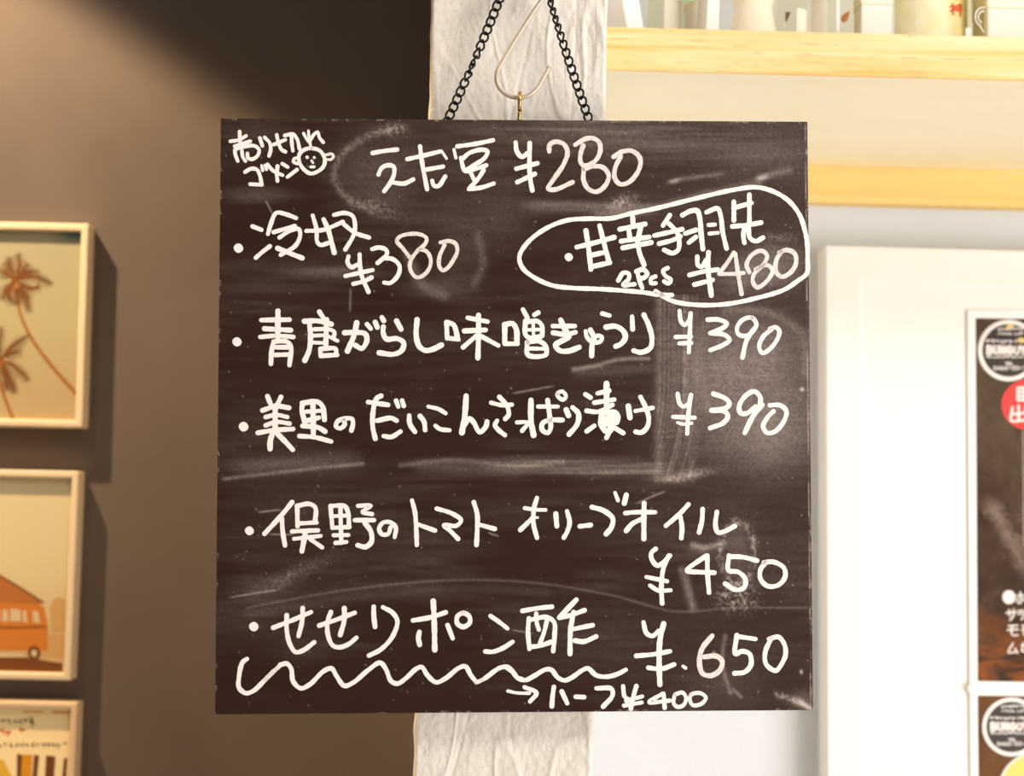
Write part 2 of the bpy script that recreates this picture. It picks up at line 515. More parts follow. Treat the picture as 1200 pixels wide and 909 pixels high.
    # round 480
    c += ell(900, 312, 48, 26, .20, -10, 1.6)*(.6+.6*bl) + ell(912, 278, 22, 6, .18)*fn + ell(880, 325, 60, 16, .10)
    # below 380
    c += poly([(478, 300), (496, 335), (520, 346)], 6, .13) + ell(510, 335, 40, 16, .08) + ell(540, 290, 30, 50, .05)
    c += poly([(560, 275), (566, 310), (556, 332)], 5, .10) + ell(590, 250, 30, 30, .07)
    c += ell(400, 320, 50, 8, .13)*(.4+hs) + ell(300, 228, 40, 10, .10) + seg(411, 337, 410, 366, 1.2, .22)
    # little streak above the daikon line
    c += poly([(672, 433), (700, 428), (725, 421), (760, 420)], 2.4, .32) + seg(670, 437, 770, 430, 6, .08)
    # finger oval and drip by 450
    e = np.sqrt(((X-864)/20.)**2+((Y-648)/36.)**2)
    c += np.exp(-((e-1)/.14)**2)*.34*fn*fn*1.6 + ell(864, 645, 20, 34, .10) 
    c += ell(864, 700, 22, 16, .42, 0, 1.5)*fn*fn*1.5
    c += poly([(800, 668), (806, 690), (812, 712)], 4.5, .30)*(.4+vs_*.8) + poly([(812, 638), (828, 641), (848, 636)], 3, .34) + ell(822, 644, 14, 4, .2)
    c += poly([(290, 712), (400, 692), (520, 680), (620, 682), (720, 698), (790, 716), (860, 712), (945, 712)], 1.6, .12)
    c += poly([(290, 720), (420, 700), (560, 690), (640, 694)], 6, .04)
    c += ell(340, 675, 42, 8, .15, -25)*(.3+fn) + ell(310, 690, 40, 14, .06)
    # near the 650
    c += poly([(850, 745), (846, 775), (856, 812)], 2.4, .2) + seg(858, 806, 870, 818, 2, .22) + ell(850, 800, 40, 22, .05)
    c += seg(906, 812, 934, 821, 3.5, .35)*fn*1.4 + ell(938, 823, 7, 3.5, .9, 20) + ell(946, 828, 5, 2.6, .9, 25) + ell(940, 820, 14, 9, .14)
    c += ell(939, 787, 1.6, 2.2, .9) + ell(940, 456, 2.4, 2.2, .9)
    # pale scratches
    for s in ((311, 234, 319, 250), (268, 700, 330, 690), (650, 452, 600, 461), (302, 600, 330, 597), (315, 626, 345, 626),
              (585, 628, 572, 624), (745, 590, 780, 575), (600, 738, 625, 742), (838, 762, 830, 772)):
        c += seg(*s, 1.0, .35)
    # specks of chalk and worn varnish at the edges
    for _ in range(420):
        cx, cy = rs.uniform(258, 948), rs.uniform(145, 828); r_ = rs.uniform(.6, .95)
        i = (np.abs(X-cx) < 5) & (np.abs(Y-cy) < 5)
        c[i] += (rs.uniform(.1, .45)*np.exp(-(((X-cx)**2+(Y-cy)**2)/(r_*r_))))[i]
    ed = np.minimum.reduce([X-(259-.0098*(Y-138)), (946+.0095*(Y-142))-X, Y-(138.7+.006*(X-259)), (836.6-.0072*(X-252))-Y])
    rd = (946+.0095*(Y-142))-X
    c += np.exp(-((rd-2.2)/.7)**2)*np.where(vnoise(.05, .05, 24) > .45, .5, .08)*(.3+vnoise(.6, .12, 25))
    c += (ed < 1.8)*np.where(vnoise(.16, .16, 21) > .70, .6, 0)*vnoise(.9, .9, 22)**2
    return np.clip((c-.035)*.85*(.62+.18*hs+.45*fn), 0, 1)

def board_face():
    us, vs_ = np.linspace(0, 1, NX), np.linspace(0, 1, NY)
    c3 = [on_board(q) for q in CORN]
    pts, X, Y = [], np.zeros((NY, NX)), np.zeros((NY, NX))
    inv = cam_rot.transposed()
    arr = np.zeros((NY, NX, 3))
    C = [np.array(c) for c in c3]
    for j, v in enumerate(vs_):
        l, r = C[0]*(1-v)+C[3]*v, C[1]*(1-v)+C[2]*v
        arr[j] = l[None]*(1-us)[:, None] + r[None]*us[:, None]
    rel = (arr - np.array(CAM_POS)) @ np.array(inv).T
    X = W_IMG/2 - rel[..., 0]/rel[..., 2]*F_PX
    Y = H_IMG/2 + rel[..., 1]/rel[..., 2]*F_PX
    ch = chalk_field(X, Y)
    verts = [tuple(p) for p in arr.reshape(-1, 3)]
    faces = [(j*NX+i, (j+1)*NX+i, (j+1)*NX+i+1, j*NX+i+1) for j in range(NY-1) for i in range(NX-1)]
    # bevelled rim, sides and back
    k = len(verts)
    ring = list(range(NX)) + [j*NX+NX-1 for j in range(1, NY)] + [(NY-1)*NX+i for i in range(NX-2, -1, -1)] + [j*NX for j in range(NY-2, 0, -1)]
    m = len(ring); nb = np.array(BN)
    cen = np.mean(C, axis=0); flat = arr.reshape(-1, 3)
    for q in ring: verts.append(tuple(flat[q] + (flat[q]-cen)*.0011 - nb*.0006))
    for q in ring: verts.append(tuple(flat[q] + (flat[q]-cen)*.0011 - nb*BTHICK))
    for i in range(m):
        j = (i+1) % m
        faces.append((ring[j], ring[i], k+i, k+j)); faces.append((k+j, k+i, k+m+i, k+m+j))
    faces.append(tuple(k+m+i for i in range(m)))
    o = mesh_obj('panel', verts, faces, M_board, board, smooth=False)
    a = o.data.attributes.new('chalk', 'FLOAT', 'POINT')
    a.data.foreach_set('value', np.concatenate([ch.reshape(-1), np.zeros(2*m)]).astype(np.float32))
    return o

M_board = mat('brown_blackboard_paint', (.05, .03, .02), .6, .12)
_at = nd(M_board, 'ShaderNodeAttribute', attribute_name='chalk')
_v = coords(M_board, (1, 1, 1)); _g = noise_n(M_board, coords(M_board, (14, 14, 90)), 1, 5, .6)
_sp = noise_n(M_board, _v, 900, 2, .6)
_base = ramp(M_board, _g, [(.35, (.0270, .0122, .0080)), (.65, (.0325, .0155, .0108))])
_fac = math_n(M_board, 'MULTIPLY', _at.outputs['Fac'], math_n(M_board, 'ADD', math_n(M_board, 'MULTIPLY', _sp, 1.2), .45), True)
_c = mix_n(M_board, _fac, _base, (.62, .53, .485))
ln(M_board, _c, bsdf(M_board).inputs['Base Color'])
board_face()

M_ink = mat('white_marker_ink', (.895, .865, .84), .65, .2)
M_worn = mat('worn_white_marker_ink', (.70, .65, .62), .7, .15)
ln(M_worn, ramp(M_worn, noise_n(M_worn, coords(M_worn), 420, 3, .6), [(.36, (.66, .61, .575)), (.6, (.86, .815, .78))]), bsdf(M_worn).inputs['Base Color'])

# handwriting, traced stroke by stroke: (x0, y0, scale, pen width, strokes)
LINES = {}
LINES['small white handwritten note with a round doodled face'] = [
 (255, 140, 6.667, 28, '''100,170 165,160 222,128; 172,95 176,190; 132,208 255,170; 135,240 138,270 158,325;
  135,235 200,215 290,206 325,240 310,285 270,310 238,300 233,265; 190,245 196,290 218,325;
  330,145 350,205; 368,140 408,185 415,235 402,285; 440,195 530,158; 462,120 475,180 500,235 530,252;
  525,125 590,115 622,155 640,230; 578,130 580,185 588,245; @24 672,108 700,160 722,182; @22 710,88 714,140 728,215;
  @26 722,165 755,115 782,98 795,140 825,178;
  @30 735,225 800,245 838,310 825,370 770,412 725,422 670,385 638,330 640,270 680,235 735,225;
  @26 628,300 600,305 592,330 622,345; @22 g 850,275 895,270 905,290 880,315 862,312;
  @26 700,295; @22 755,297; @20 735,322 745,338; @22 727,370 755,370;
  @30 215,410 260,385 305,390 328,430 345,510; 255,505 345,510; @24 345,360 352,398; @24 372,358 382,390;
  @28 390,352 440,405 508,435; @30 468,365 463,430 468,480; 505,345 548,372; 545,450 620,392''')]
LINES['white handwritten top line with the price 280'] = [
 (430, 140, 6.667, 34, '''45,262 140,245 235,235; 90,430 115,380 160,358 208,368 212,425 185,490 135,560; 190,490 290,500 362,468;
  315,310 450,280 570,250; 415,210 430,330 470,545; @20 582,245 622,305; @24 680,235 695,300; 470,390 595,368;
  510,478 522,515 558,520 612,445; 705,210 850,190 985,162; 745,310 800,262 900,236 942,250 920,300 840,355 765,400;
  735,300 745,350 765,400 850,385 932,358; 805,405 845,485; 912,395 870,460 800,540; 795,545 900,530 990,500'''),
 (590, 140, 6.667, 36, '''95,180 105,250 145,292 190,260; 205,185 203,330 207,450 225,555; 100,385 265,342; 108,490 245,425;
  g 358,250 360,200 400,175 470,192 500,255 470,350 400,455 350,540 400,548 540,490;
  g 560,198 640,152 700,147 748,180 755,250 715,325 630,362 602,330 602,270 622,205;
  g 625,390 700,366 780,376 822,440 792,520 725,565 660,540 625,470 628,390;
  g 860,292 920,255 1000,245 1060,290 1070,350 1030,440 970,495 910,505 870,460 872,380 915,290''')]
LINES['white handwritten tofu line with the price 380'] = [
 (260, 230, 6.667, 33, '''@70 130,405; 240,235 310,262; 265,480 310,440 375,390; 360,295 380,225 425,130 500,140 580,170; 405,280 570,232;
  450,322 530,270 600,255 612,305 575,385 460,458; @38 435,405 520,440 628,482;
  710,150 740,260 745,355 772,380 830,365; @38 795,180 830,260 878,440; 660,270 790,262 945,200;
  875,145 960,130 1020,152 1040,215 1030,300 965,415; 955,220 1040,285 1150,322'''),
 (390, 250, 7.0588, 36, '''130,355 122,405 155,445 200,425; 222,340 225,430 240,520 295,648; 105,518 220,492 330,468; 170,583 260,560 320,530;
  325,295 380,282 440,300 448,335 420,368 370,410; 420,368 500,380 552,435 540,510 475,575 425,572;
  @32 g 635,362 580,290 530,228 550,195 620,172 720,173 775,205 765,250 700,310 645,390 640,460 690,528 745,515 800,450 808,370 770,310 725,300;
  @33 g 890,240 960,228 1015,250 1030,310 1000,380 950,450 912,472 882,440 882,360 925,260''')]
LINES['white handwritten chicken wing offer inside a drawn bubble with the price 480'] = [
 (600, 210, 6.061, 35, '''@56 403,553; 525,365 545,500 560,640; 622,330 660,480 690,592; 460,482 590,450 725,412; 560,540 660,518; 560,622 695,592;
  857,270 860,325; 765,355 945,318; 828,355 838,420; 915,335 897,415; 775,440 975,410; 788,487 988,449; 890,420 905,520 938,608;
  @32 755,718 790,665 828,670 828,710 790,750 870,745; @30 890,660 905,720 925,772; 885,655 930,640 960,670 940,698 905,705;
  @30 1018,690 988,705 988,738 1020,738'''),
 (770, 210, 6.061, 33, '''90,255 42,328; -20,400 80,378 178,355; 15,457 110,432 165,405; 85,315 140,375 157,440 150,500 110,525 50,502;
  @36 180,255 240,225 285,225 305,290 312,380 325,495; 200,385 275,360; 225,450 275,410; 350,235 430,208 452,262 465,370 493,492;
  @28 365,325 410,322; @28 372,386 432,380; 545,160 545,292; 542,205 670,168; @32 655,110 655,310; 535,335 640,325 738,308;
  620,345 612,400 620,452; 650,350 658,415 700,440 752,415; @30 75,630 42,650 60,688 98,712 80,740 50,725;
  285,550 290,610 318,620 350,572; @36 365,520 360,620 385,825; 230,680 330,655 430,642; 265,748 395,715;
  @28 g 545,520 500,590 440,672; @28 g 440,672 540,672 615,665; @30 g 555,530 580,700 600,815;
  @30 g 655,660 635,610 670,540 740,508 780,540 760,600 690,670 680,730 710,768 780,722 820,645 780,610 700,640;
  @32 g 868,520 920,502 978,530 985,600 940,668 880,692 842,650 848,570 880,518;
  @32 105,822 0,818 -100,803 -220,792 -400,780 -600,772 -740,755 -860,705 -955,630 -978,550 -920,450 -790,350 -640,292 -480,280 -330,278 -180,242 0,205 280,135 560,72 700,57 820,85 930,150 1010,250 1045,350 1065,450 1068,560 1063,668 1000,720 900,785 700,845 500,885 300,893 120,868 40,830 -10,795''')]
LINES['white handwritten miso cucumber line with the upper price 390'] = [
 (265, 355, 6.667, 36, '''@68 85,303; @42 405,62 403,290; @38 275,133 495,130; @38 300,200 505,212; @34 265,265 400,255 525,265;
  @38 372,300 355,380 350,475; 370,300 470,300 505,335 495,485; 385,345 480,345; 385,405 480,402;
  @38 728,68 772,135; @40 612,142 720,140 822,165; @40 650,155 660,260 648,370 615,448; @32 690,205 800,205 845,225 838,275;
  @28 675,255 780,255 870,295; @28 680,308 765,312; @40 785,130 778,325; @34 737,358 737,415; @36 737,358 855,358 858,405; @36 740,412 868,405;
  @40 925,232 1000,230 1085,240 1100,290 1060,355 1010,330; @42 1020,155 1000,250 948,375; @36 1100,165 1130,200'''),
 (440, 355, 6.667, 40, '''@38 -2,150 15,190; @38 50,112 65,138; 62,185 60,230 85,280 170,278 220,310 205,370 140,400 28,388; 165,140 200,205;
  @42 325,130 318,250 340,335 390,370 450,360 515,328; @38 555,150 560,275; 555,150 610,170 630,220 640,278; @34 560,272 650,285;
  @36 720,115 875,145; 695,218 860,210; 805,95 805,250 800,428; @36 785,258 685,345; @36 830,262 960,332;
  @42 1010,168 1010,315; @42 1008,170 1070,160 1100,205 1105,310; @36 1010,318 1110,318'''),
 (600, 355, 6.667, 36, '''85,50 120,115; 205,75 175,92; @38 105,140 105,245 135,270 225,262; @36 110,148 200,143 235,180 235,255; @28 115,210 230,206; @26 165,150 168,260;
  @38 118,305 125,405 265,402 258,330 215,300 125,303; @30 130,355 260,357;
  320,180 490,180; @38 320,232 420,245 495,228; @42 380,132 410,200 445,262 380,300 340,328 370,370 440,375 525,345;
  @34 575,220 585,265 625,300 665,255 702,265 690,300 650,310; @40 612,210 635,262 625,330 622,412;
  705,82 762,98; @42 735,188 810,182 870,220 885,270 850,320 810,338; 938,105 942,205; @40 1030,92 1070,180 1093,280 1080,350 1010,385 950,372'''),
 (770, 355, 6.667, 33, '''175,60 185,140 215,172 250,130 262,80; 262,80 255,240 247,385; 145,265 265,262; 172,315 265,312;
  @36 395,130 480,130 545,160 520,190 415,235; @36 415,235 530,250 565,290 510,330 415,368;
  @34 740,115 670,130 625,190 632,240 690,258 750,220 775,165 740,115; @36 760,195 700,290 667,425;
  @34 880,200 930,190 955,220 940,280 880,360 822,390 797,340 830,260 897,205''')]
LINES['white handwritten daikon pickle line with the lower price 390'] = [
 (270, 450, 6.667, 38, '''@72 103,332; 290,95 320,170; 395,100 360,175; 250,205 360,172 458,185; @34 275,257 360,240 445,257; @34 275,322 360,295 462,308;
  @42 350,170 350,370; 215,380 340,360 490,350; @42 335,370 312,440 310,505; @40 365,385 430,450 487,512;
  @40 565,150 558,200 580,290; @40 560,148 680,138 720,175 735,278; @32 590,215 705,208; 580,290 690,262; @42 645,150 648,400;
  565,325 690,340 740,370; @36 540,405 660,415 788,448; @36 885,285 895,312 860,345 825,330 838,290 900,268 950,272 957,315 945,362'''),
 (430, 450, 6.667, 38, '''110,92 75,112 50,200 45,330 65,425; 10,140 80,150 165,162; 80,285 190,265 232,285; @36 130,405 190,412 262,370; 228,130 245,175; 275,128 288,170;
  330,245 335,310 375,372; 415,250 445,290 455,358; @32 480,175 560,195 615,228; @34 535,325 570,350 645,360;
  @44 775,92 765,240 742,378; @38 765,320 800,268 835,300 880,375 930,330 938,292; @34 970,145 1060,165 1132,160; @36 1035,100 1095,170 1107,240 1080,272;
  @36 1017,285 1000,320 1030,360 1078,398'''),
 (590, 450, 6.667, 36, '''@32 105,298 190,302 145,365; @44 215,125 215,280 235,398; @32 270,175 425,175; @38 345,125 362,260 368,345 345,380 305,360 302,310 350,282 460,280;
  @32 420,75 460,57 488,95 465,122 425,95 420,75; @42 490,200 508,245; @40 540,182 585,230 577,310 512,392;
  640,80 680,105; 650,208 740,215 850,162; 650,368 710,325; @46 805,-5 805,165; 735,72 825,50; 710,145 865,120;
  @42 785,225 870,222 895,255 885,300; @46 768,235 765,320 795,365; @44 790,270 880,262; @40 790,312 870,305; @44 830,235 835,360; 830,365 805,418; 870,342 935,382;
  @42 975,172 988,262; @38 1070,100 1110,180 1135,270 1120,340 1075,378 1032,372; @32 1030,210 1165,185'''),
 (770, 450, 6.667, 34, '''160,75 175,150 205,175 245,150 265,85; 265,85 242,250 235,385; 125,255 295,262; @26 160,300 200,312 270,305;
  @38 440,75 530,110 565,150 540,185 425,202; @38 425,205 530,215 553,250 520,300 415,343;
  @38 805,160 805,100 760,57 690,92 642,170 652,225 700,228 770,175; @40 820,162 750,250 685,380;
  @36 880,165 960,165 1010,210 990,290 920,370 860,380 828,330 870,250 910,212''')]
LINES['white handwritten tomato and olive oil line with the price 450'] = [
 (280, 570, 6.667, 36, '''@66 82,345; @38 415,122 340,215 200,368; @36 335,245 342,350 360,460; 455,150 458,310; 452,152 550,135 597,165 595,275; @34 465,288 605,280;
  @34 415,350 515,345 618,342; @32 430,408 640,385; @40 520,350 510,410 492,505; @34 560,412 650,475;
  @34 715,150 730,315; 715,152 825,152 852,200 860,312; @30 725,232 855,225; @34 730,322 862,315; @34 792,150 800,440; @32 740,380 855,378; @34 755,440 840,432;
  @32 930,150 1030,150 965,198 1040,215; @36 905,262 1055,262; @40 985,285 1030,350 1035,430 990,470 928,458'''),
 (430, 570, 6.667, 35, '''@34 185,318 165,370 118,372 95,330 125,282 180,278 225,318 217,395; 352,108 375,200 385,330 390,455; 390,292 460,318 532,343;
  545,172 660,208 735,262 700,305 602,302 650,345 712,408; @37 835,122 862,220 862,330 856,455; 870,295 998,330'''),
 (600, 570, 6.667, 36, '''195,88 172,170 168,290 195,400; @30 100,168 180,180 262,182; 165,240 115,290 65,338; @20 180,242 200,242;
  @40 342,212 350,308; 430,192 450,280 432,350 405,398; @38 530,310 615,300; @40 625,160 720,190 787,250 775,320 735,370;
  @30 805,48 828,108; @40 893,65 877,130; @36 885,207 960,200 1118,200; @40 1032,130 1030,250 1030,408; @38 1010,255 940,290 892,345'''),
 (740, 570, 6.0, 33, '''400,125 340,190 242,275; 345,215 355,290 350,362; 500,158 495,240 475,322; 600,178 590,270 608,322 660,312 725,278;
  170,437 140,465 142,510 182,555 225,530 270,485; 262,485 225,570 210,700 215,820; @30 105,635 250,665; @30 130,695 190,730 275,728;
  525,485 390,590 470,600 582,605; 532,485 535,620 545,745; 685,485 682,588 750,600 800,650 790,710 730,725 658,682; 690,492 780,495 882,520;
  930,532 1000,530 1070,570 1080,632 1035,690 960,700 907,650 907,582 942,535''')]
LINES['white handwritten bottom line with the price 650 and a wavy underline'] = [
 (270, 690, 6.667, 36, '''@70 183,293; 335,302 480,245 630,180; 440,205 440,320 465,430 510,492 570,478 655,415; 565,148 560,250 532,368;
  695,285 840,235 972,185; 785,180 758,260 765,370 800,440 850,455 920,432 985,380; @38 890,150 890,240 858,358; @38 1120,138 1120,200 1130,295;
  @36 130,545 95,572 68,680 68,770 120,813 180,795 270,710; g @34 270,710 330,650 395,592; @36 390,592 440,582 475,622 490,720 550,775 620,745 730,640 790,620 830,680 890,755 960,730 1080,630 1170,575 1212,620 1257,720 1307,738 1367,700 1457,620 1497,610 1537,670 1607,728 1677,700 1787,615 1837,605 1877,670 1922,728'''),
 (430, 690, 6.667, 36, '''125,142 200,185 238,250 200,370 110,470 15,520; @38 360,245 500,220 615,182; @42 518,95 525,230 530,475; @38 410,335 402,380 412,435; 630,282 670,385;
  @38 752,187 800,215 802,265 752,295 706,268 706,215 752,187; @34 965,210 1030,255 1098,308; @36 925,487 980,490 1060,462 1138,412;
  g @34 855,728 890,715 930,692; @36 925,695 1040,615 1100,610 1152,662 1175,692 1210,702'''),
 (590, 690, 6.264, 34, '''20,575 62,602 108,655 160,668 220,640 310,590 350,592 400,650 450,670 500,650 580,595 620,582 680,632 760,643 840,622 898,592;
  140,160 255,140 355,130; 187,215 180,310 190,440; 185,228 320,207 372,245 375,340 365,455; @32 240,180 245,250 260,298; @32 320,225 300,310 268,400; 195,425 270,415 350,388;
  @38 535,78 410,208; 410,210 500,190 595,155; @36 515,170 492,300 488,475; 490,298 655,265; @36 525,378 590,385 680,348;
  @24 32,748 100,762 190,764; @32 155,720 242,762 195,825; 370,718 360,790 355,860; 428,752 468,838; @32 530,790 592,793; 682,728 792,732 800,780 732,862;
  @30 878,712 890,790 920,808; @32 975,712 950,800 935,878; @30 900,820 1018,788; @30 885,855 1015,832'''),
 (740, 710, 5.714, 31, '''80,108 100,180 140,200 182,165; @36 215,118 190,230 185,400 190,525; 32,333 150,322 258,302; 112,412 200,420 285,390; @22 345,402 362,414;
  g @34 540,198 470,290 455,380 475,450 530,465 590,430 607,370 570,335 485,340; @33 705,195 695,318 740,302 790,320 800,390 760,440 690,450; @30 705,202 830,220;
  @31 920,220 985,207 1025,260 1030,330 990,410 965,432 902,390 895,310 935,215;
  @28 210,585 120,642 255,632; @28 215,585 222,680; @26 295,590 340,578 365,612 350,660 310,675 282,650 288,595; @26 400,592 460,582 498,612 470,652 410,662 390,622 400,592''')]
for lab, blocks in LINES.items():
    mb = MB()
    for x0, y0, s, w0, txt in blocks:
        for w, worn, pts in parse(txt):
            ribbon(mb, [(x0+x/s, y0+y/s) for x, y in pts], (w or w0)/s, on_board, mi=worn)
    o = mb.build('handwriting', M_ink, board, mats=[M_ink, M_worn], fix=False)
    o['label'] = lab

# brass screw eye in the top edge
M_brass = mat('brass', (.62, .38, .13), .28, .5, 1.0)
top_y = on_board((609, 141), -BTHICK/2)
eye_c = at(609, 119.5, top_y.y)
er = 11.0*px_size(top_y.y); ew = 2.3*px_size(top_y.y)
mb = MB()
mb.tube([eye_c + Vector((0, math.cos(a)*er*.8, math.sin(a)*er)) for a in (2*math.pi*i/28 for i in range(28))], ew, 10, True)
zb = top_y.z
mb.tube([(eye_c.x, eye_c.y, eye_c.z-er*.95), (eye_c.x, eye_c.y, eye_c.z-er*1.35), (eye_c.x, eye_c.y, zb-.004)], [ew*1.25, ew*.95, ew*.9], 10)
eye = mb.build('screw_eye', M_brass, board, smooth=True); eye['label'] = 'brass screw eye in the top edge'

# ------------------------------------------------------------------ S-hook, nail and chain
M_hook = mat('painted_wire_hook', (.60, .52, .43), .34, .5, .35)
Y_HK = eye_c.y
hk = [(590, -28), (597, -42), (608, -52), (622, -56), (636, -50), (645, -36), (646, -20), (640, -6), (632, 4), (620, 22), (604, 47), (588, 74), (583, 83), (582, 94), (586, 104), (595, 111.5), (607, 114.5),
      (619, 112), (629, 104), (637, 91), (644, 78.5)]
hp = spline(hk, 4)
mb = MB(); mb.tube([at(x, y, Y_HK) for x, y in hp], 2.65*px_size(Y_HK), 14)
hook = mb.build('wire_hook', M_hook, smooth=True, origin=at(607, 114, Y_HK))
tag(hook, 'pale bent wire hook holding the brass eye of the chalkboard in front of the pillar', 'hook')

M_steel = mat('dark_steel', (.12, .11, .10), .4, .5, 1.0)
nc = at(619, -47.3, Y_HK)
mb = MB(); r_ = 5.2*px_size(Y_HK)
mb.tube([(nc.x, Y_HK-.010, nc.z), (nc.x, Y_HK-.0075, nc.z), (nc.x, Y_HK-.007, nc.z), (nc.x, Y_PIL+.02, nc.z)], [r_*2.1, r_*2.2, r_, r_], 14)
nail = mb.build('nail', M_steel, smooth=False, origin=(nc.x, Y_PIL, nc.z))
tag(nail, 'round headed steel nail in the pillar carrying the hook and the chain', 'nail')

M_chain = mat('black_chain_steel', (.012, .011, .011), .38, .5, .6)
YC = Y_HK + .0125
def chain_path():
    l_bot, r_bot = (517.5, 156), (695.8, 156)
    ap = [(603, -46), (606, -56), (613, -61.5), (621, -62), (628, -56), (631, -46)]
    left = [(l_bot[0]+(ap[0][0]-l_bot[0])*t + 2.5*math.sin(math.pi*t), l_bot[1]+(ap[0][1]-l_bot[1])*t) for t in np.linspace(0, 1, 40)]
    right = [(ap[-1][0]+(r_bot[0]-ap[-1][0])*t - 2.0*math.sin(math.pi*t), ap[-1][1]+(r_bot[1]-ap[-1][1])*t) for t in np.linspace(0, 1, 40)]
    return left + ap[1:-1] + right
cp = chain_path()
chain = empty('hanging_chain', at(619, -62, YC))
tag(chain, 'black twisted steel chain looped over the nail with both ends behind the chalkboard', 'chain')
def link_mesh(L, Wd, r, n=26, k=8):
    mb = MB(); pts = []
    for i in range(n):
        a = 2*math.pi*i/n
        s, x = math.cos(a), math.sin(a)
        s = math.copysign(abs(s)**.85, s); x = math.copysign(abs(x)**.8, x)
        th = s*math.radians(42)
        pts.append((x*Wd/2*math.cos(th), x*Wd/2*math.sin(th), s*L/2))
    mb.tube(pts, r, k, True)
    me = bpy.data.meshes.new('chain_link')
    me.from_pydata([tuple(v) for v in mb.v], [], mb.f); me.materials.append(M_chain)
    me.polygons.foreach_set('use_smooth', [True]*len(me.polygons)); me.update(); return me
pc = px_size(YC)
LM = link_mesh(12.6*pc, 9.4*pc, 1.3*pc)
d = 0.0; pitch = 9.9; nxt = 4.0; cl = []
for p, q in zip(cp[:-1], cp[1:]):
    L = math.hypot(q[0]-p[0], q[1]-p[1])
    while nxt <= d + L:
        t = (nxt-d)/L; cl.append(((p[0]+(q[0]-p[0])*t, p[1]+(q[1]-p[1])*t), (q[0]-p[0], q[1]-p[1]))); nxt += pitch
    d += L
for (x, y), (tx, ty) in cl:
    P = at(x, y, YC); Q = at(x+tx, y+ty, YC); zt = (Q-P).normalized()
    if x < 610: roll = 0.15 if y < 45 else (.15 + min(1, (y-45)/62)*math.pi)
    else: roll = 1.25 if y < 28 else max(.45, 1.25-(y-28)/45*.8)
    yv = Vector((0, 1, 0)); xv = yv.cross(zt).normalized(); yv = zt.cross(xv)
    R = Matrix((xv, yv, zt)).transposed() @ Matrix.Rotation(roll, 3, 'Z')
    o = bpy.data.objects.new('chain_link', LM); COL.objects.link(o); o.parent = chain
    o.matrix_local = Matrix.Translation(P - chain.location) @ R.to_4x4()
# ================================================================== white notice board with posters, right
M_wht = mat('white_painted_wood', (.90, .88, .84), .45, .3, bump=(30, .12, .002, 4, (1, 1, .15)))
M_wht2 = mat('white_poster_frame', (.93, .91, .88), .35, .4)
Y_NB = 1.552
def quad(x0, y0, x1, y1, Y, skew=(0, 0)): return [at(x0, y0, Y), at(x1, y0+skew[0], Y), at(x1, y1+skew[0], Y), at(x0+skew[1], y1, Y)]
def shift(pts, dy): return [p + Vector((0, dy, 0)) for p in pts]
def lip(pA, pB, pC, pD): return None
def frame_ring(mb, outer, inner, y_back, inner_back=None, mi=0):
    """four mitred bars between an outer and inner outline (each 4 points)"""
    ob = [Vector((p.x, y_back, p.z)) for p in outer]; ib = [Vector((p.x, y_back, p.z)) for p in inner]
    vs = list(outer) + list(inner) + ob + ib
    fs = []
    for i in range(4):
        j = (i+1) % 4
        fs += [(i, j, 4+j, 4+i), (8+i, 12+i, 12+j, 8+j), (i, 8+i, 8+j, j), (4+i, 4+j, 12+j, 12+i)]
    mb.add(vs, fs, mi)

sl = math.tan(math.radians(1.5))
def P(x, y, Y): return at(x, y + (x-968)*sl, Y)            # along the slightly rolled horizontals
nb = empty('notice_board', P(1150, 1110, Y_NB))
tag(nb, 'white painted framed wooden notice board on pale wall under the pine shelf', 'notice board')
NBo = [P(968, 287.5, Y_NB), P(1400, 287.5, Y_NB), P(1404, 1115, Y_NB), P(971, 1115, Y_NB)]
NBi = [P(1007.5, 326, Y_NB), P(1360, 326, Y_NB), P(1364, 1076, Y_NB), P(1010, 1076, Y_NB)]
mb = MB(); frame_ring(mb, NBo, NBi, Y_WR)
o = bevel(mb.build('frame', M_wht, nb), .0012)
mb = MB(); e = .0065
pf = [Vector((p.x, Y_NB+e, p.z)) for p in NBi]
mb.prism(pf, [Vector((p.x, Y_WR, p.z)) for p in NBi]); mb.build('panel', M_wht, nb)
Y_PN = Y_NB + e

# --- posters (their left part only is in the picture)
def poster_mat(name, stops, sc, warm):
    m = mat(name, stops[0][1], .55, .10)
    v = coords(m, (1, 1, 1)); n = noise_n(m, v, sc, 5, .6, .8)
    base = ramp(m, n, stops)
    n2 = noise_n(m, coords(m, (1, 1, 3)), sc*1.3, 4, .55, .6)
    tc = nd(m, 'ShaderNodeTexCoord'); sp = nd(m, 'ShaderNodeSeparateXYZ'); ln(m, tc.outputs['Generated'], sp.inputs[0])
    low = ramp(m, sp.outputs['Z'], [(.02, (1, 1, 1)), (.24, (0, 0, 0))])
    k = math_n(m, 'MULTIPLY', low, ramp(m, n2, [(.42, (0, 0, 0)), (.55, (1, 1, 1))]))
    ln(m, mix_n(m, math_n(m, 'MULTIPLY', k, warm), base, (.27, .085, .02)), bsdf(m).inputs['Base Color'])
    return m
M_po1 = poster_mat('dark_brown_food_print', [(.30, (.038, .021, .013)), (.5, (.060, .034, .021)), (.62, (.085, .055, .036)), (.74, (.19, .13, .09))], 14, .9)
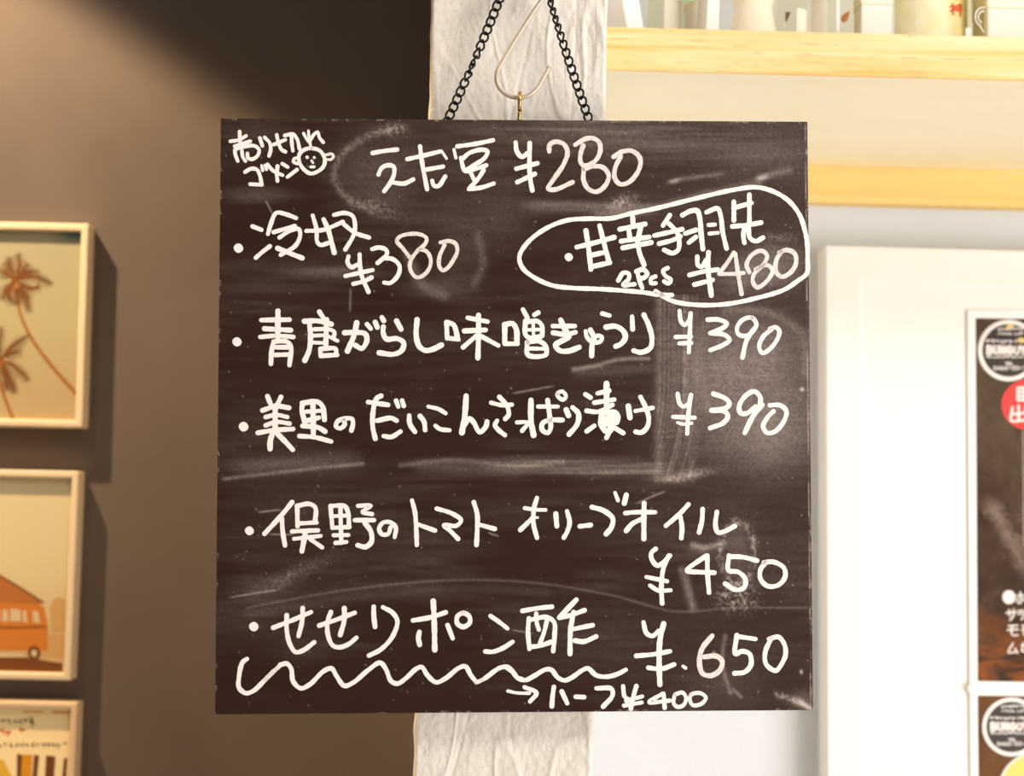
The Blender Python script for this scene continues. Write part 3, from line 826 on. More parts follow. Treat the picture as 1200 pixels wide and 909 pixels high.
def wisps(m):
    # pale wisps of steam printed on the poster
    tc = nd(m, 'ShaderNodeTexCoord'); sp = nd(m, 'ShaderNodeSeparateXYZ'); ln(m, tc.outputs['Generated'], sp.inputs[0])
    gx, gz = sp.outputs['X'], sp.outputs['Z']
    d = math_n(m, 'ADD', math_n(m, 'SUBTRACT', gz, .475), math_n(m, 'MULTIPLY', math_n(m, 'SUBTRACT', gx, .14), .72))
    n = noise_n(m, coords(m), 38, 5, .65, 1.5)
    d = math_n(m, 'ADD', math_n(m, 'ABSOLUTE', d), math_n(m, 'MULTIPLY', math_n(m, 'SUBTRACT', n, .5), .22))
    band = ramp(m, d, [(.0, (.75, .75, .75)), (.07, (0, 0, 0))])
    low = ramp(m, gz, [(.27, (0, 0, 0)), (.33, (1, 1, 1))]); hi = ramp(m, gz, [(.47, (1, 1, 1)), (.51, (0, 0, 0))])
    k = math_n(m, 'MULTIPLY', band, math_n(m, 'MULTIPLY', low, hi))
    # broad olive-tan cloud higher up
    n2 = noise_n(m, coords(m), 11, 4, .6, .5)
    c2 = math_n(m, 'MULTIPLY', ramp(m, gz, [(.52, (0, 0, 0)), (.60, (1, 1, 1))]), ramp(m, n2, [(.40, (0, 0, 0)), (.62, (.8, .8, .8))]))
    old = bsdf(m).inputs['Base Color'].links[0].from_socket
    c = mix_n(m, c2, old, (.115, .082, .050)); c = mix_n(m, k, c, (.26, .185, .15))
    ln(m, c, bsdf(m).inputs['Base Color'])
wisps(M_po1)
M_po2 = poster_mat('warm_brown_food_print', [(.30, (.10, .045, .017)), (.55, (.15, .068, .026)), (.75, (.20, .10, .042))], 8, .3)
M_pw = mat('white_print_ink', (.88, .83, .79), .5, .2)
M_pr = mat('red_print_ink', (.78, .052, .045), .45, .3)
M_pblk = mat('dark_print_ink', (.045, .030, .024), .45, .3)
M_ylw = mat('yellow_print_ink', (.74, .66, .16), .45, .3)
M_gold = mat('gold_print_ink', (.85, .60, .20), .4, .3)
M_tan = mat('wispy_tan_print_ink', (.17, .115, .088), .5, .2)
M_grey = mat('pale_grey_print_ink', (.45, .40, .36), .5, .2)

def to_plane(Yp):
    return lambda q, lift=0.0: at(q[0], q[1], Yp) + Vector((0, -lift, 0))
def disc(mb, cx, cy, rx, ry, f, h, mi=0, n=48):
    ring = [(cx+rx*math.cos(a), cy+ry*math.sin(a)) for a in (2*math.pi*i/n for i in range(n))]
    mb.add([f(q, h) for q in ring], [tuple(range(n))], mi)
def annulus(mb, cx, cy, r0, r1, f, h, mi=0, n=64):
    vs = [f((cx+r*math.cos(2*math.pi*i/n), cy+r*math.sin(2*math.pi*i/n)), h) for r in (r0, r1) for i in range(n)]
    mb.add(vs, [(i, (i+1) % n, n+(i+1) % n, n+i) for i in range(n)], mi)

def strokes(mb, f, x0, y0, s, w0, txt, base, mi=0):
    for w, worn, pts in parse(txt):
        ribbon(mb, [(x0+x/s, y0+y/s) for x, y in pts], (w or w0)/s, f, base=base, mi=mi)

def marks(mb, f, x0, x1, y, h, pitch, w, base, rng, mi=0, skew=0.0):
    """a row of tiny unreadable characters: two or three short pen marks each"""
    x = x0
    while x < x1:
        for _ in range(3):
            a, b = rng.uniform(-.36, .36)*pitch, rng.uniform(-.36, .36)*pitch
            ya, yb = rng.uniform(-.45, .1)*h, rng.uniform(-.1, .45)*h
            if rng.random() < .4: yb = ya + .1*h; a, b = -.34*pitch, .34*pitch
            ribbon(mb, [(x+a, y+ya+skew*(x-x0)), (x+b, y+yb+skew*(x-x0))], w, f, base=base, mi=mi)
        x += pitch

def logo(parent, f, cx, cy, r, gold):
    rng = random.Random(5)
    mb = MB(); disc(mb, cx, cy, r*.97, r*.97, f, .00008); mb.build('logo_disc', M_pblk, parent, fix=False)
    mb = MB(); annulus(mb, cx, cy, r*.86, r, f, .00022); mb.build('logo_ring', M_pw, parent, fix=False)
    mb = MB()
    k = r/36.0
    marks(mb, f, cx-11*k, cx+16*k, cy-25*k, 3.6*k, 4.2*k, .9*k, .0002, rng)
    marks(mb, f, cx-11*k, cx+16*k, cy-19.5*k, 3.8*k, 4.4*k, .9*k, .0002, rng)
    marks(mb, f, cx-24*k, cx+27*k, cy-10.5*k, 4.4*k, 5.3*k, 1.1*k, .0002, rng)
    # heavy capitals
    y0, y1, lw = cy-5*k, cy+4*k, 2.9*k
    def st(pts): ribbon(mb, [(cx-26*k+px*k, y0+py*(y1-y0)) for px, py in pts], lw, f, base=.0002)
    st([(1, 0), (1, 1)]); st([(1, 0), (5, .05), (6, .25), (4.5, .48), (1, .5)]); st([(1, .5), (5.5, .55), (6.6, .78), (5, .98), (1, 1)])
    st([(9.5, 0), (9.6, .75), (11.7, 1), (13.8, .75), (14, 0)]); st([(17, 1), (17, 0), (21.5, 1), (21.5, 0)])
    st([(29.6, .18), (27, 0), (24.9, .3), (24.9, .7), (27, 1), (29.6, .85), (29.8, .55), (27.6, .55)])
    st([(35.5, 0), (33, .25), (33, .75), (35.5, 1), (38, .75), (38, .25), (35.5, 0)])
    st([(40.5, 0), (43, .5), (45.6, 0)]); st([(43, .5), (43, 1)]); 
    marks(mb, f, cx-24*k, cx+27*k, cy+8*k, 3.4*k, 4.1*k, .9*k, .0002, rng)
    # TEL and the number
    strokes(mb, f, cx-4*k, cy+14.2*k, 1/k, .9, '0,0 3,0; 1.5,0 1.5,3; 4,0 4,3 6,3; 4,0 6,0; 4,1.5 6,1.5; 7,0 7,3 9,3', .0002)
    digs = {'0': '2,0 .6,1.2 .6,3 2,4.2 3.4,3 3.4,1.2 2,0', '4': '2.8,4.2 2.8,0 .4,3 3.6,3', '6': '3,0 1,1.6 .8,3.2 2,4.2 3.2,3.2 2.2,2 1,2.6',
            '3': '.6,.2 3,.2 1.8,1.8 3.2,3 2,4.2 .5,3.8', '-': '.6,2.2 3.2,2.2', '7': '.4,0 3.4,0 1.6,4.2', '8': '2,2 .8,1 2,0 3.2,1 2,2 .6,3.2 2,4.2 3.4,3.2 2,2'}
    x = cx-18*k
    for ch in '0466-03-73':
        strokes(mb, f, x, cy+18.5*k, 1/k, 1.05, digs[ch], .0002); x += 4.4*k
    mb.build('logo_lettering', M_pw, parent, fix=False)
    if gold:
        mb = MB(); disc(mb, cx+1*k, cy-28*k, 3*k, 3*k, f, .0005); disc(mb, cx+14.5*k, cy-12*k, 4*k, 3*k, f, .0005)
        ribbon(mb, [(cx-3*k, cy-26*k), (cx+5*k, cy-29*k)], 2.2*k, f, base=.0005)
        mb.build('gold_mark', M_gold, parent, fix=False)

Y_PF = Y_PN - .0034
def poster(name, x0, y0, x1, y1, m, label, group=None):
    root = empty(name, P(x0, y1, Y_PF)); tag(root, label, 'poster')
    q = [at(x0, y0, Y_PF), at(x1, y0+2, Y_PF), at(x1+2, y1+2, Y_PF), at(x0+2.5, y1, Y_PF)]
    out = [at(x0-10, y0-10, Y_PF), at(x1+10, y0-8, Y_PF), at(x1+12, y1+9, Y_PF), at(x0-7.5, y1+7.0, Y_PF)]
    mb = MB(); frame_ring(mb, out, q, Y_PN-.0003); fr = bevel(mb.build('frame', M_wht2, root), .0012)
    yb = Y_PF + .0016
    mb = MB(); mb.prism([Vector((p.x, yb, p.z)) for p in q], [Vector((p.x, Y_PN-.0003, p.z)) for p in q])
    pr = mb.build('print', m, root)
    return root, pr, yb
po1, pr1, yb = poster('food_poster', 1143.5, 372.5, 1296, 798, M_po1, 'dark brown upper food poster with round logo and red disc on white notice board')
f1 = to_plane(yb)
logo(pr1, f1, 1182, 410.5, 36, True)
mb = MB(); disc(mb, 1206, 474, 32.5, 30, f1, .00035); mb.build('red_disc', M_pr, pr1, fix=False)
mb = MB()   # the two big characters on the red disc
strokes(mb, f1, 1140, 365, 6.267, 17, '''330,560 330,650; 330,562 420,562 420,650; 330,590 420,590; 330,620 420,620; 330,650 430,650; 375,562 375,650;
  335,690 335,795; 290,705 290,748 385,745; 385,705 385,748; 280,755 280,800 395,795; 395,755 395,800; 440,700 440,800''', .00055)
mb.build('disc_lettering', M_pw, pr1, fix=False)
mb = MB()
disc(mb, 1182.3, 699.5, 7.6, 8, f1, .0003)
strokes(mb, f1, 1150, 670, 7.0, 12, '''290,195 350,190; 320,165 320,255 300,250; 300,215 288,240; 340,215 352,235;
  205,335 285,330; 228,310 232,360; 265,305 262,360 235,395; 300,320 352,318; 300,345 352,342 330,390;
  222,442 295,438; 215,475 300,470; 252,440 252,515 298,518; 335,440 360,440; 330,475 362,472; 350,440 350,515;
  258,585 222,660 290,652; 275,625 298,668; 330,600 362,600; 345,580 330,650; 335,640 360,660''', .0003)
mb.build('menu_lettering', M_pw, pr1, fix=False)
mb = MB(); ribbon(mb, [(1198.8, 505), (1199.6, 640)], 1.1, f1, base=.0004); mb.build('rule_line', M_grey, pr1, fix=False)

po2, pr2, yb2 = poster('food_poster', 1146.0, 815, 1300, 1060, M_po2, 'brown lower food poster with round logo above a yellow circle on white notice board')
f2 = to_plane(yb2)
logo(pr2, f2, 1185.5, 851.5, 34.5, False)
mb = MB(); disc(mb, 1214, 925, 43, 43, f2, .0002, n=64); mb.build('yellow_circle', M_ylw, pr2, fix=False)
mb = MB(); annulus(mb, 1214, 925, 41.5, 44, f2, .0003); mb.build('circle_rim', M_pw, pr2, fix=False)
# white round pin between the posters
mb = MB(); c = at(1139, 806.5, Y_PF)
mb.tube([(c.x, Y_PF-.004, c.z), (c.x, Y_PF-.0035, c.z), (c.x, Y_PF-.001, c.z), (c.x, Y_PN, c.z)], [.0042, .0055, .0058, .003], 20)
pin = mb.build('push_pin', M_wht2, smooth=False, origin=(c.x, Y_PN, c.z)); tag(pin, 'small round white pin between the two food posters', 'pin')

# ================================================================== things standing on the shelf
def glass(name, col, rough=.04):
    """clear thin-walled glassware: tinted see-through with a fresnel reflection"""
    m = bpy.data.materials.new(name); m.use_nodes = True; nt = m.node_tree
    nt.nodes.remove(nt.nodes['Principled BSDF'])
    t = nd(m, 'ShaderNodeBsdfTransparent'); t.inputs['Color'].default_value = (*col, 1)
    g = nd(m, 'ShaderNodeBsdfGlossy'); g.inputs['Roughness'].default_value = rough; g.inputs['Color'].default_value = (1, 1, 1, 1)
    fr = nd(m, 'ShaderNodeLayerWeight'); fr.inputs['Blend'].default_value = .12
    mx = nd(m, 'ShaderNodeMixShader'); ln(m, math_n(m, 'MULTIPLY', fr.outputs['Fresnel'], .30), mx.inputs[0]); ln(m, t.outputs[0], mx.inputs[1]); ln(m, g.outputs[0], mx.inputs[2])
    ln(m, mx.outputs[0], nt.nodes['Material Output'].inputs['Surface'])
    return m
G_clear = glass('clear_glass', (.95, .93, .83)); G_green = glass('pale_green_glass', (.84, .93, .76)); G_straw = glass('straw_glass', (.985, .97, .88))
M_frost = mat('frosted_pale_label', (.83, .77, .66), .6, .2)
M_beige = mat('beige_stoneware', (.86, .76, .60), .6, .25, bump=(60, .1, .001))
M_card = mat('white_card', (.88, .84, .80), .6, .2)
M_yel = mat('yellowish_paper_label', (.83, .72, .37), .7, .15)
ln(M_yel, ramp(M_yel, noise_n(M_yel, coords(M_yel), 60, 4, .6, .4), [(.36, (.90, .82, .50)), (.62, (.95, .90, .68))]), bsdf(M_yel).inputs['Base Color'])
M_red = mat('red_label_ink', (.75, .06, .02), .6, .2)
M_brn = mat('brown_label_ink', (.40, .14, .045), .6, .2)
M_dkb = mat('dark_brown_label', (.14, .075, .04), .6, .2)
M_crm = mat('cream_lid', (.90, .84, .66), .5, .25)
M_cap = mat('metal_cap', (.7, .66, .55), .35, .5, .8)
M_box = mat('pale_paper_box', (.86, .81, .73), .65, .2)
ZS = sh_t
def px_x(px, Y, py=25): return at(px, py, Y).x

def bottle(name, label, pc, pw, Yc, gm, h=.26, neck=.014, shoulder=.62, cap=True, taper=1.0, cat='bottle', group=None):
    cx = px_x(pc, Yc); R = pw/2*px_size(Yc)
    root = empty(name, (cx, Yc, ZS)); tag(root, label, cat, group)
    prof = [(.0005, .004), (R*.8, .002), (R*.94, .0), (R, .006), (R*taper, h*shoulder)]
    n = 7
    for i in range(1, n+1):
        t = i/n; k = .5-.5*math.cos(math.pi*t)
        prof.append((R*taper+(neck-R*taper)*k, h*(shoulder+.14*t)))
    prof += [(neck*.95, h*.93), (neck*1.15, h*.94), (neck*1.15, h*.965), (neck*.9, h*.97)]
    mb = MB(); mb.lathe(prof, (cx, Yc, ZS), 44); mb.build('glass_body', gm, root, smooth=True)
    if cap:
        mb = MB(); mb.lathe([(neck*1.18, h*.93), (neck*1.25, h*.935), (neck*1.25, h*1.0), (neck*1.1, h*1.012), (.0004, h*1.013)], (cx, Yc, ZS), 28)
        mb.build('cap', M_cap, root, smooth=True)
    return root, cx, R

def label_patch(root, name, m, cx, Yc, R, a0, a1, z0, z1, n=20, out=.0006, taper=0.0):
    mb = MB(); vs, fs = [], []
    for z in (z0, z1):
        for i in range(n+1):
            a = math.radians(a0+(a1-a0)*i/n); r = R*(1-taper*(z-ZS))+out
            vs.append((cx+r*math.sin(a), Yc-r*math.cos(a), z))
    fs = [(i, i+1, n+2+i, n+1+i) for i in range(n)]
    mb.add(vs, fs); return mb.build(name, m, root, smooth=True, fix=False)

YB = 1.335
# a white carton leaning on the pillar
th = math.radians(10.5); cx = px_x(735.5, 1.30, 31); hw = .0128
root = empty('paper_carton', (cx, 1.30, ZS)); tag(root, 'tall narrow white carton leaning against the pillar at left end of shelf', 'carton')
root.rotation_euler = (0, -th, 0)
def carton(mb, w, h, z0=0.0):
    ca, sa = math.cos(math.radians(47)), math.sin(math.radians(47))
    bs = [(w*(ca*x-sa*y), w*(sa*x+ca*y)) for x, y in ((-1, -1), (1, -1), (1, 1), (-1, 1))]
    mb.prism([(x, y, z0) for x, y in bs], [(x, y, z0+h) for x, y in bs])
def local_part(mb, name, m, root):
    me = bpy.data.meshes.new(name); me.from_pydata([tuple(v) for v in mb.v], [], mb.f); me.materials.append(m); me.update()
    o = bpy.data.objects.new(name, me); COL.objects.link(o); o.parent = root; return clean(o)
mb = MB(); carton(mb, hw, .165, .003); bevel(local_part(mb, 'box_body', M_card, root), .001)
mb = MB(); carton(mb, hw*1.03, .006, .168); bevel(local_part(mb, 'lid_flap', M_card, root), .001)

r1, cx, R = bottle('glass_bottle', 'clear glass bottle with pale frosted label next to the leaning carton', 779, 43, YB, G_clear, .25, taper=.84)
label_patch(r1, 'label_sticker', M_frost, cx, YB, R, -8, 62, ZS+.012, ZS+.085, taper=.95)
r2, cx, R = bottle('glass_bottle', 'pale green glass bottle with a beige inner label behind the thin white card', 817, 44, YB+.06, G_green, .27)
label_patch(r2, 'label_sticker', M_frost, cx, YB+.06, R, -50, 25, ZS+.03, ZS+.062)
label_patch(r2, 'label_border', M_beige, cx, YB+.06, R, -55, 32, ZS+.062, ZS+.072, out=.0009)
# upright white card seen edge-on
cx = px_x(832, 1.30); root = empty('card_stand', (cx, 1.30, ZS)); tag(root, 'slim upright white card stand between the green bottle and the beige jar', 'card stand')
mb = MB(); mb.prism([(cx-.0065, 1.282, ZS), (cx+.0055, 1.282, ZS), (cx+.0075, 1.282, ZS+.15), (cx-.0005, 1.282, ZS+.15)], [(cx-.0065, 1.36, ZS), (cx+.0055, 1.36, ZS), (cx+.0075, 1.36, ZS+.15), (cx-.0005, 1.36, ZS+.15)])
bevel(mb.build('card', M_card, root), .0008)
mb = MB(); mb.box(cx-.012, cx+.012, 1.285, 1.36, ZS-.0, ZS+.003); mb.build('foot', M_card, root)
# beige stoneware jar
Yj = 1.345; cx = px_x(882.5, Yj); R = 29.5*px_size(Yj)
root = empty('stoneware_jar', (cx, Yj, ZS)); tag(root, 'wide beige stoneware jar narrowing upwards in the middle of the shelf', 'jar')
mb = MB(); mb.lathe([(.0005, .0), (R*.95, 0), (R*1.03, .005), (R*1.0, .02), (R*.76, .052), (R*.75, .055), (R*.80, .058), (R*.82, .066), (R*.74, .074), (R*.5, .080), (R*.48, .078)], (cx, Yj, ZS), 48)
mb.build('jar_body', M_beige, root, smooth=True)
mb = MB(); mb.lathe([(R*.55, .078), (R*.56, .084), (R*.3, .092), (R*.12, .095), (R*.14, .106), (.0005, .110)], (cx, Yj, ZS), 32); mb.build('lid', M_crm, root, smooth=True)
# clear glass with brown mark
r3, cx, R = bottle('glass_bottle', 'clear glass bottle with a dark brown wedge on it right of the beige jar', 927, 40, YB+.01, G_clear, .22)
Yc = YB+.01
fB = to_plane(Yc-R-.0008)
mb = MB(); mb.add([fB(q, 0) for q in ((920.5, 14), (927, 14), (923.5, 22), (921.5, 27), (920, 22))], [(0, 1, 2, 3, 4)]); mb.build('label_mark', M_dkb, r3, fix=False)
label_patch(r3, 'label_sticker', M_frost, cx, Yc, R, 8, 70, ZS+.01, ZS+.05)
# clear bottle with an orange-brown leaf
Yc = YB+.005
r4, cx, R = bottle('glass_bottle', 'clear glass bottle marked with a small orange brown leaf', 977, 58, Yc, G_clear, .30, neck=.013)
fB = to_plane(Yc-R-.0010)
mb = MB(); mb.add([fB(q, 0) for q in ((985, 21), (988, 17), (993, 14), (995.5, 12.5), (995, 19), (993, 24), (989, 27), (986, 25))], [tuple(range(8))]); mb.build('leaf_mark', M_brn, r4, fix=False)
label_patch(r4, 'label_sticker', M_frost, cx, Yc, R, -75, -28, ZS+.02, ZS+.1)
mb = MB(); ribbon(mb, [(982.5, -40), (982, 36)], 3.4, fB, base=.0003); mb.build('highlight_strip', M_card, r4, fix=False)  # bright highlight down the glass, painted as a white strip
# square boxes with cream lids
def lid_box(name, label, x0, x1, ylid, Yc, h):
    a, b_ = px_x(x0, Yc), px_x(x1, Yc); zl = at((x0+x1)/2, ylid, Yc).z
    root = empty(name, ((a+b_)/2, Yc, ZS)); tag(root, label, 'box')
    mb = MB(); mb.box(a, b_, Yc, Yc+(b_-a), ZS, zl); bevel(mb.build('box_body', M_box, root), .0015)
    mb = MB(); mb.box(a-.0006, b_+.0006, Yc-.0008, Yc+(b_-a)+.0008, zl, zl+h); bevel(mb.build('lid', M_crm, root), .0015)
lid_box('paper_box', 'small pale square box with cream lid between clear bottle and yellow label bottle', 1009, 1045, 4.8, 1.315, .03)
lid_box('paper_box', 'pale square box with cream lid at the right end of the visible shelf', 1157, 1212, 9.5, 1.31, .035)
# big bottle with yellow label and red character
Yc = 1.36; r5, cx, R = bottle('sake_bottle', 'big bottle with broad yellowish paper label and one red character', 1089, 86, Yc, G_straw, .34, neck=.015, shoulder=.6)
label_patch(r5, 'paper_label', M_yel, cx, Yc, R, -82, 74, ZS+.008, ZS+.15, 40)
def on_bottle(q, lift=0.0):
    y = Yc-R*.75
    for _ in range(12):
        x = at(q[0], q[1], y).x - cx; x = max(-R*.985, min(R*.985, x)); y = .5*y+.5*(Yc-math.sqrt(R*R-x*x))
    p = at(q[0], q[1], y); p.x = cx+x; return Vector((p.x, y-.0009-lift, p.z))
mb = MB(); strokes(mb, on_bottle, 1070, 0, 9.23, 16, '''425,45 420,70; 395,80 450,72 400,130; 430,95 430,160; 440,95 452,110;
  470,65 470,120; 470,65 525,62 525,118; 470,92 525,90; 470,120 525,118; 505,45 508,178''', .0002)
mb.build('red_character', M_red, r5, fix=False)
# small glass with white ring logo
Yc = 1.315; cx = px_x(1142, Yc); R = 15*px_size(Yc)
root = empty('drinking_glass', (cx, Yc, ZS)); tag(root, 'small drinking glass with white ring logo right of the yellow label bottle', 'glass')
mb = MB(); mb.lathe([(.0004, .003), (R*.9, 0), (R*.95, .002), (R*1.12, .12), (R*1.08, .121), (R*.9, .006), (.0004, .0055)], (cx, Yc, ZS), 40); mb.build('glass_body', G_straw, root, smooth=True)
fB = to_plane(Yc-R*1.05-.0006)
mb = MB()
for rr in (9, 5.5):
    ribbon(mb, [(1152+rr*math.cos(a), 20+rr*1.25*math.sin(a)) for a in (math.radians(d) for d in (110, 140, 170, 200, 230, 260, 280))], 1.3, fB, base=.0002)
ribbon(mb, [(1148, 30), (1153, 38)], 1.2, fB, base=.0002)
mb.build('ring_logo', M_card, root, fix=False)
mb = MB(); mb.add([fB(q, .0003) for q in ((1131.5, 33), (1138, 33), (1138, 43), (1131.5, 43))], [(0, 1, 2, 3)]); mb.build('white_patch', M_card, root, fix=False)  # plain white rectangle low on the glass
# ================================================================== framed prints on the dark wall, left
M_fr = mat('cream_picture_frame', (.76, .62, .44), .45, .35)
M_fr3 = mat('pale_wood_frame', (.72, .54, .36), .5, .3)
def sky_print(name, c_low, c_mid, c_top, corner=None):
    m = mat(name, c_mid, .4, .3)
    tc = nd(m, 'ShaderNodeTexCoord'); sp = nd(m, 'ShaderNodeSeparateXYZ'); ln(m, tc.outputs['Generated'], sp.inputs[0])
    n = noise_n(m, coords(m), 12, 3, .5)
    z = math_n(m, 'ADD', sp.outputs['Z'], math_n(m, 'MULTIPLY', math_n(m, 'SUBTRACT', n, .5), .12))
    col = ramp(m, z, [(.05, c_low), (.5, c_mid), (.95, c_top)])
    if corner:
        k = math_n(m, 'MULTIPLY', ramp(m, z, [(.93, (0, 0, 0)), (1.0, (1, 1, 1))]), ramp(m, sp.outputs['X'], [(.72, (0, 0, 0)), (.9, (1, 1, 1))]))
        col = mix_n(m, k, col, corner)
    ln(m, col, bsdf(m).inputs['Base Color'])
    return m
M_pk = mat('sepia_palm_ink', (.30, .13, .035), .5, .2)
M_pk2 = mat('dark_sepia_ink', (.17, .065, .02), .5, .2)

Y_FF = Y_WL - .025
def picture(label, xr_, yt, xr2, yb_, wpx, fw, m_fr, m_pr, cat='picture', name='picture_frame'):
    """right edge runs (xr_, yt) to (xr2, yb_); the frame goes on out of the photo to the left"""
    s = math.tan(math.radians(1.2))
    TL, TR, BR, BL = (xr_-wpx, yt-wpx*s), (xr_, yt), (xr2, yb_), (xr2-wpx, yb_-wpx*s)
    out = [at(*q, Y_FF) for q in (TL, TR, BR, BL)]
    k = fw
    inn = [at(*q, Y_FF) for q in ((TL[0]+k, TL[1]+k), (TR[0]-k-.3, TR[1]+k), (BR[0]-k, BR[1]-k), (BL[0]+k, BL[1]-k))]
    root = empty(name, (out[2]+out[3])/2); tag(root, label, cat)
    mb = MB(); frame_ring(mb, out, inn, Y_WL); bevel(mb.build('frame', m_fr, root), .002, 3)
    yp = Y_FF + .008
    mb = MB(); mb.prism([Vector((p.x, yp, p.z)) for p in inn], [Vector((p.x, Y_WL-.004, p.z)) for p in inn])
    return root, mb.build('print', m_pr, root), yp

# --- palm print
ra, pa, yp = picture('cream framed sepia print of two palm trees, topmost on the dark wall', 104, 262, 96.5, 501, 180, 8.6, M_fr,
                     sky_print('faded_sky_print', (.42, .32, .175), (.40, .355, .205), (.36, .335, .22), (.05, .13, .14)))
fp = to_plane(yp)
def frond(mb, pts, w):
    ribbon(mb, pts, w, fp, base=.0002, taper=lambda t: max(.12, math.sin(math.pi*min(1, .12+.88*t))**.8))
    sp = spline(pts, 3)
    for i in range(2, len(sp)-1):
        a, b = sp[i-1], sp[i]; tx, ty = b[0]-a[0], b[1]-a[1]; l = math.hypot(tx, ty) or 1; tx, ty = tx/l, ty/l
        q = w*2.1*math.sin(math.pi*(.15+.8*i/len(sp)))
        for s in (-1, 1):
            ribbon(mb, [b, (b[0]+tx*q*.8-s*ty*q, b[1]+ty*q*.8+s*tx*q+q*.25)], w*.36, fp, base=.0002, taper=lambda t: 1-.75*t)
def palm(head, trunk, fronds, w, name):
    mb = MB(); ribbon(mb, trunk, w, fp, base=.0001, taper=lambda t: .75+.35*t)
    disc(mb, head[0], head[1]+3, 6, 8, fp, .0003)
    mb.build(name, M_pk, pa, fix=False)
    mb = MB()
    for f in fronds: frond(mb, [head] + f, 3.4)
    mb.build('palm_fronds', M_pk2, pa, fix=False)
palm((18, 328), [(19, 340), (24, 368), (38, 398), (60, 428), (89, 461)], [[(23, 308), (21, 296)], [(40, 324), (61, 333)], [(36, 338), (48, 336)], [(30, 346), (35, 366)],
     [(8, 338), (3, 352)], [(6, 320), (-4, 314)], [(12, 312), (10, 300)], [(20, 345), (20, 358)], [(10, 345), (14, 356)], [(28, 316), (33, 307)], [(13, 316), (6, 306)], [(27, 346), (33, 352)], [(34, 318), (46, 318)]], 4.6, 'palm_trunk')
palm((0, 421), [(-4, 430), (2, 455), (9, 475), (15, 490)], [[(16, 404), (35, 392)], [(18, 430), (34, 446)], [(10, 440), (18, 461)], [(-2, 405), (2, 382)], [(-16, 408), (-30, 402)], [(-12, 432), (-28, 448)], [(12, 414), (26, 412)], [(6, 440), (9, 458)]], 4.2, 'palm_trunk')

# --- van print
rb, pb, yp = picture('cream framed sepia print of an orange camper van, below the palm print', 92.5, 552, 82.5, 797.5, 180, 8.4, M_fr,
                     sky_print('faded_beach_print', (.56, .38, .19), (.64, .54, .31), (.64, .56, .35)))
fp = to_plane(yp)
def pprint(name, m, polys, h):
    mb = MB()
    for i, pl in enumerate(polys): mb.add([fp(q, h+i*6e-6) for q in pl], [tuple(range(len(pl)))])
    return mb.build(name, m, pb, fix=False)
M_or = mat('orange_print_ink', (.56, .19, .035), .5, .2); M_or2 = mat('rust_print_ink', (.42, .15, .04), .5, .2)
M_wn = mat('pale_window_print_ink', (.62, .48, .30), .5, .2); M_gr = mat('brown_ground_print_ink', (.17, .06, .018), .5, .2); M_tn = mat('sand_print_ink', (.55, .33, .13), .5, .2)
pprint('ground_print', M_gr, [[(-85, 768), (30, 770), (73.5, 777), (73, 787), (-85, 783)]], .00008)
pprint('dunes_print', M_tn, [[(50, 744), (75, 742), (74.5, 771), (48, 770)], [(58, 712), (63, 702), (70, 699), (77, 703), (76, 740), (60, 742)]], .00009)
pprint('van_body', M_or, [[(-70, 708), (-66, 700), (44, 706), (52, 712), (56, 732), (56, 762), (-70, 762)]], .00016)
pprint('pop_up_roof', M_or2, [[(-60, 698), (-20, 672), (2, 676), (51, 705), (46, 708), (-60, 703)]], .0002)
pprint('van_windows', M_wn, [[(3, 714), (9, 714), (10, 728), (3, 728)], [(12, 713), (24, 714), (25, 728), (12, 728)], [(27, 715), (31, 715), (32, 729), (27, 729)], [(38, 715), (45, 716), (47, 730), (39, 729)], [(-20, 713), (0, 714), (0, 728), (-20, 728)],
     [(-10, 742), (-4, 742), (-4, 748), (-10, 748)], [(-5, 765), (28, 766), (28, 770), (-5, 770)]], .0003)
mb = MB(); disc(mb, 40, 765, 7.5, 8.5, fp, .0004); mb.build('van_wheel', M_gr, pb, fix=False)
mb = MB(); disc(mb, -48, 764, 7.5, 8.5, fp, .0004); mb.build('van_wheel', M_gr, pb, fix=False)
mb = MB(); disc(mb, 40, 765, 3.5, 4, fp, .00045); mb.build('hub_caps', M_wn, pb, fix=False)
mb = MB(); ribbon(mb, [(-60, 733), (0, 735), (54, 734)], 1.6, fp, base=.0003); ribbon(mb, [(-2, 673), (25, 689), (51, 706)], 2.0, fp, base=.0003); mb.build('van_trim', M_gr, pb, fix=False)

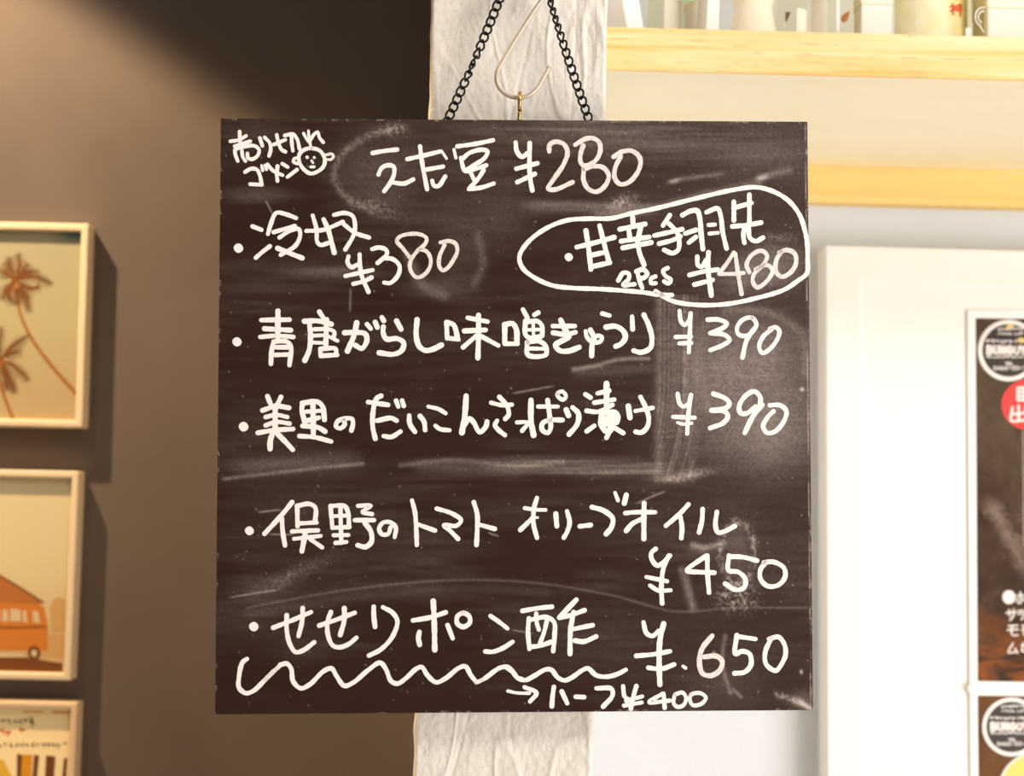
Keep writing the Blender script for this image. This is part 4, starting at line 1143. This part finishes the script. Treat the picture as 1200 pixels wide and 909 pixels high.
# --- menu print at the bottom
rc, pcn, yp = picture('pale wood framed menu print with beer glasses, lowest on the dark wall', 90.5, 823, 80, 1080, 180, 7.5, M_fr3,
                      sky_print('cream_menu_paper', (.96, .79, .46), (.97, .80, .48), (.95, .77, .43)))
fp = to_plane(yp)
rng = random.Random(9)
M_bk = mat('brown_pen_ink', (.14, .07, .03), .6, .1); M_rd = mat('red_pen_ink', (.58, .10, .03), .6, .1); M_am = mat('amber_beer_print', (.70, .30, .02), .5, .2); M_yl = mat('golden_beer_print', (.75, .46, .05), .5, .2)
mb = MB(); marks(mb, fp, -80, 42, 844, 7, 6.5, 1.1, .0001, rng, skew=.01); ribbon(mb, [(34, 840), (39, 841), (35, 846), (40, 848), (36, 851)], 1.2, fp, base=.0001)
marks(mb, fp, -80, 70, 872, 6.5, 6.2, 1.1, .0001, rng, skew=.01); marks(mb, fp, 76, 80, 871, 6, 5, .9, .0001, rng); mb.build('menu_writing', M_bk, pcn, fix=False)
mb = MB(); marks(mb, fp, -60, 4, 857, 8, 12, 1.6, .0001, rng); marks(mb, fp, 9, 12, 858, 8, 8, 1.9, .0001, rng); marks(mb, fp, 26, 30, 856, 8, 8, 1.9, .0001, rng); mb.build('red_writing', M_rd, pcn, fix=False)
mb = MB(); ribbon(mb, [(28, 833), (50, 834)], 2, fp, base=.0001); ribbon(mb, [(62, 834), (80, 834.5)], 2.4, fp, base=.0001); mb.build('brush_mark', M_am, pcn, fix=False)
def pq(name, m, polys, h):
    mb = MB()
    for i, pl in enumerate(polys): mb.add([fp(q, h+i*6e-6) for q in pl], [tuple(range(len(pl)))])
    return mb.build(name, m, pcn, fix=False)
pq('beer_glasses', M_am, [[(24, 884), (38, 884), (34, 960), (22, 960)]], .0002)
pq('golden_glass', M_yl, [[(-40, 886), (4, 890), (14, 910), (10, 960), (-40, 960)]], .00015)
pq('dark_glasses', M_gr, [[(20, 883), (26, 884), (22, 960), (19, 960)], [(40, 884), (46, 885), (38, 960), (34, 960)], [(54, 885), (65, 886), (60, 960), (50, 960)], [(75, 888), (79, 888), (74, 960), (68, 960)]], .00025)
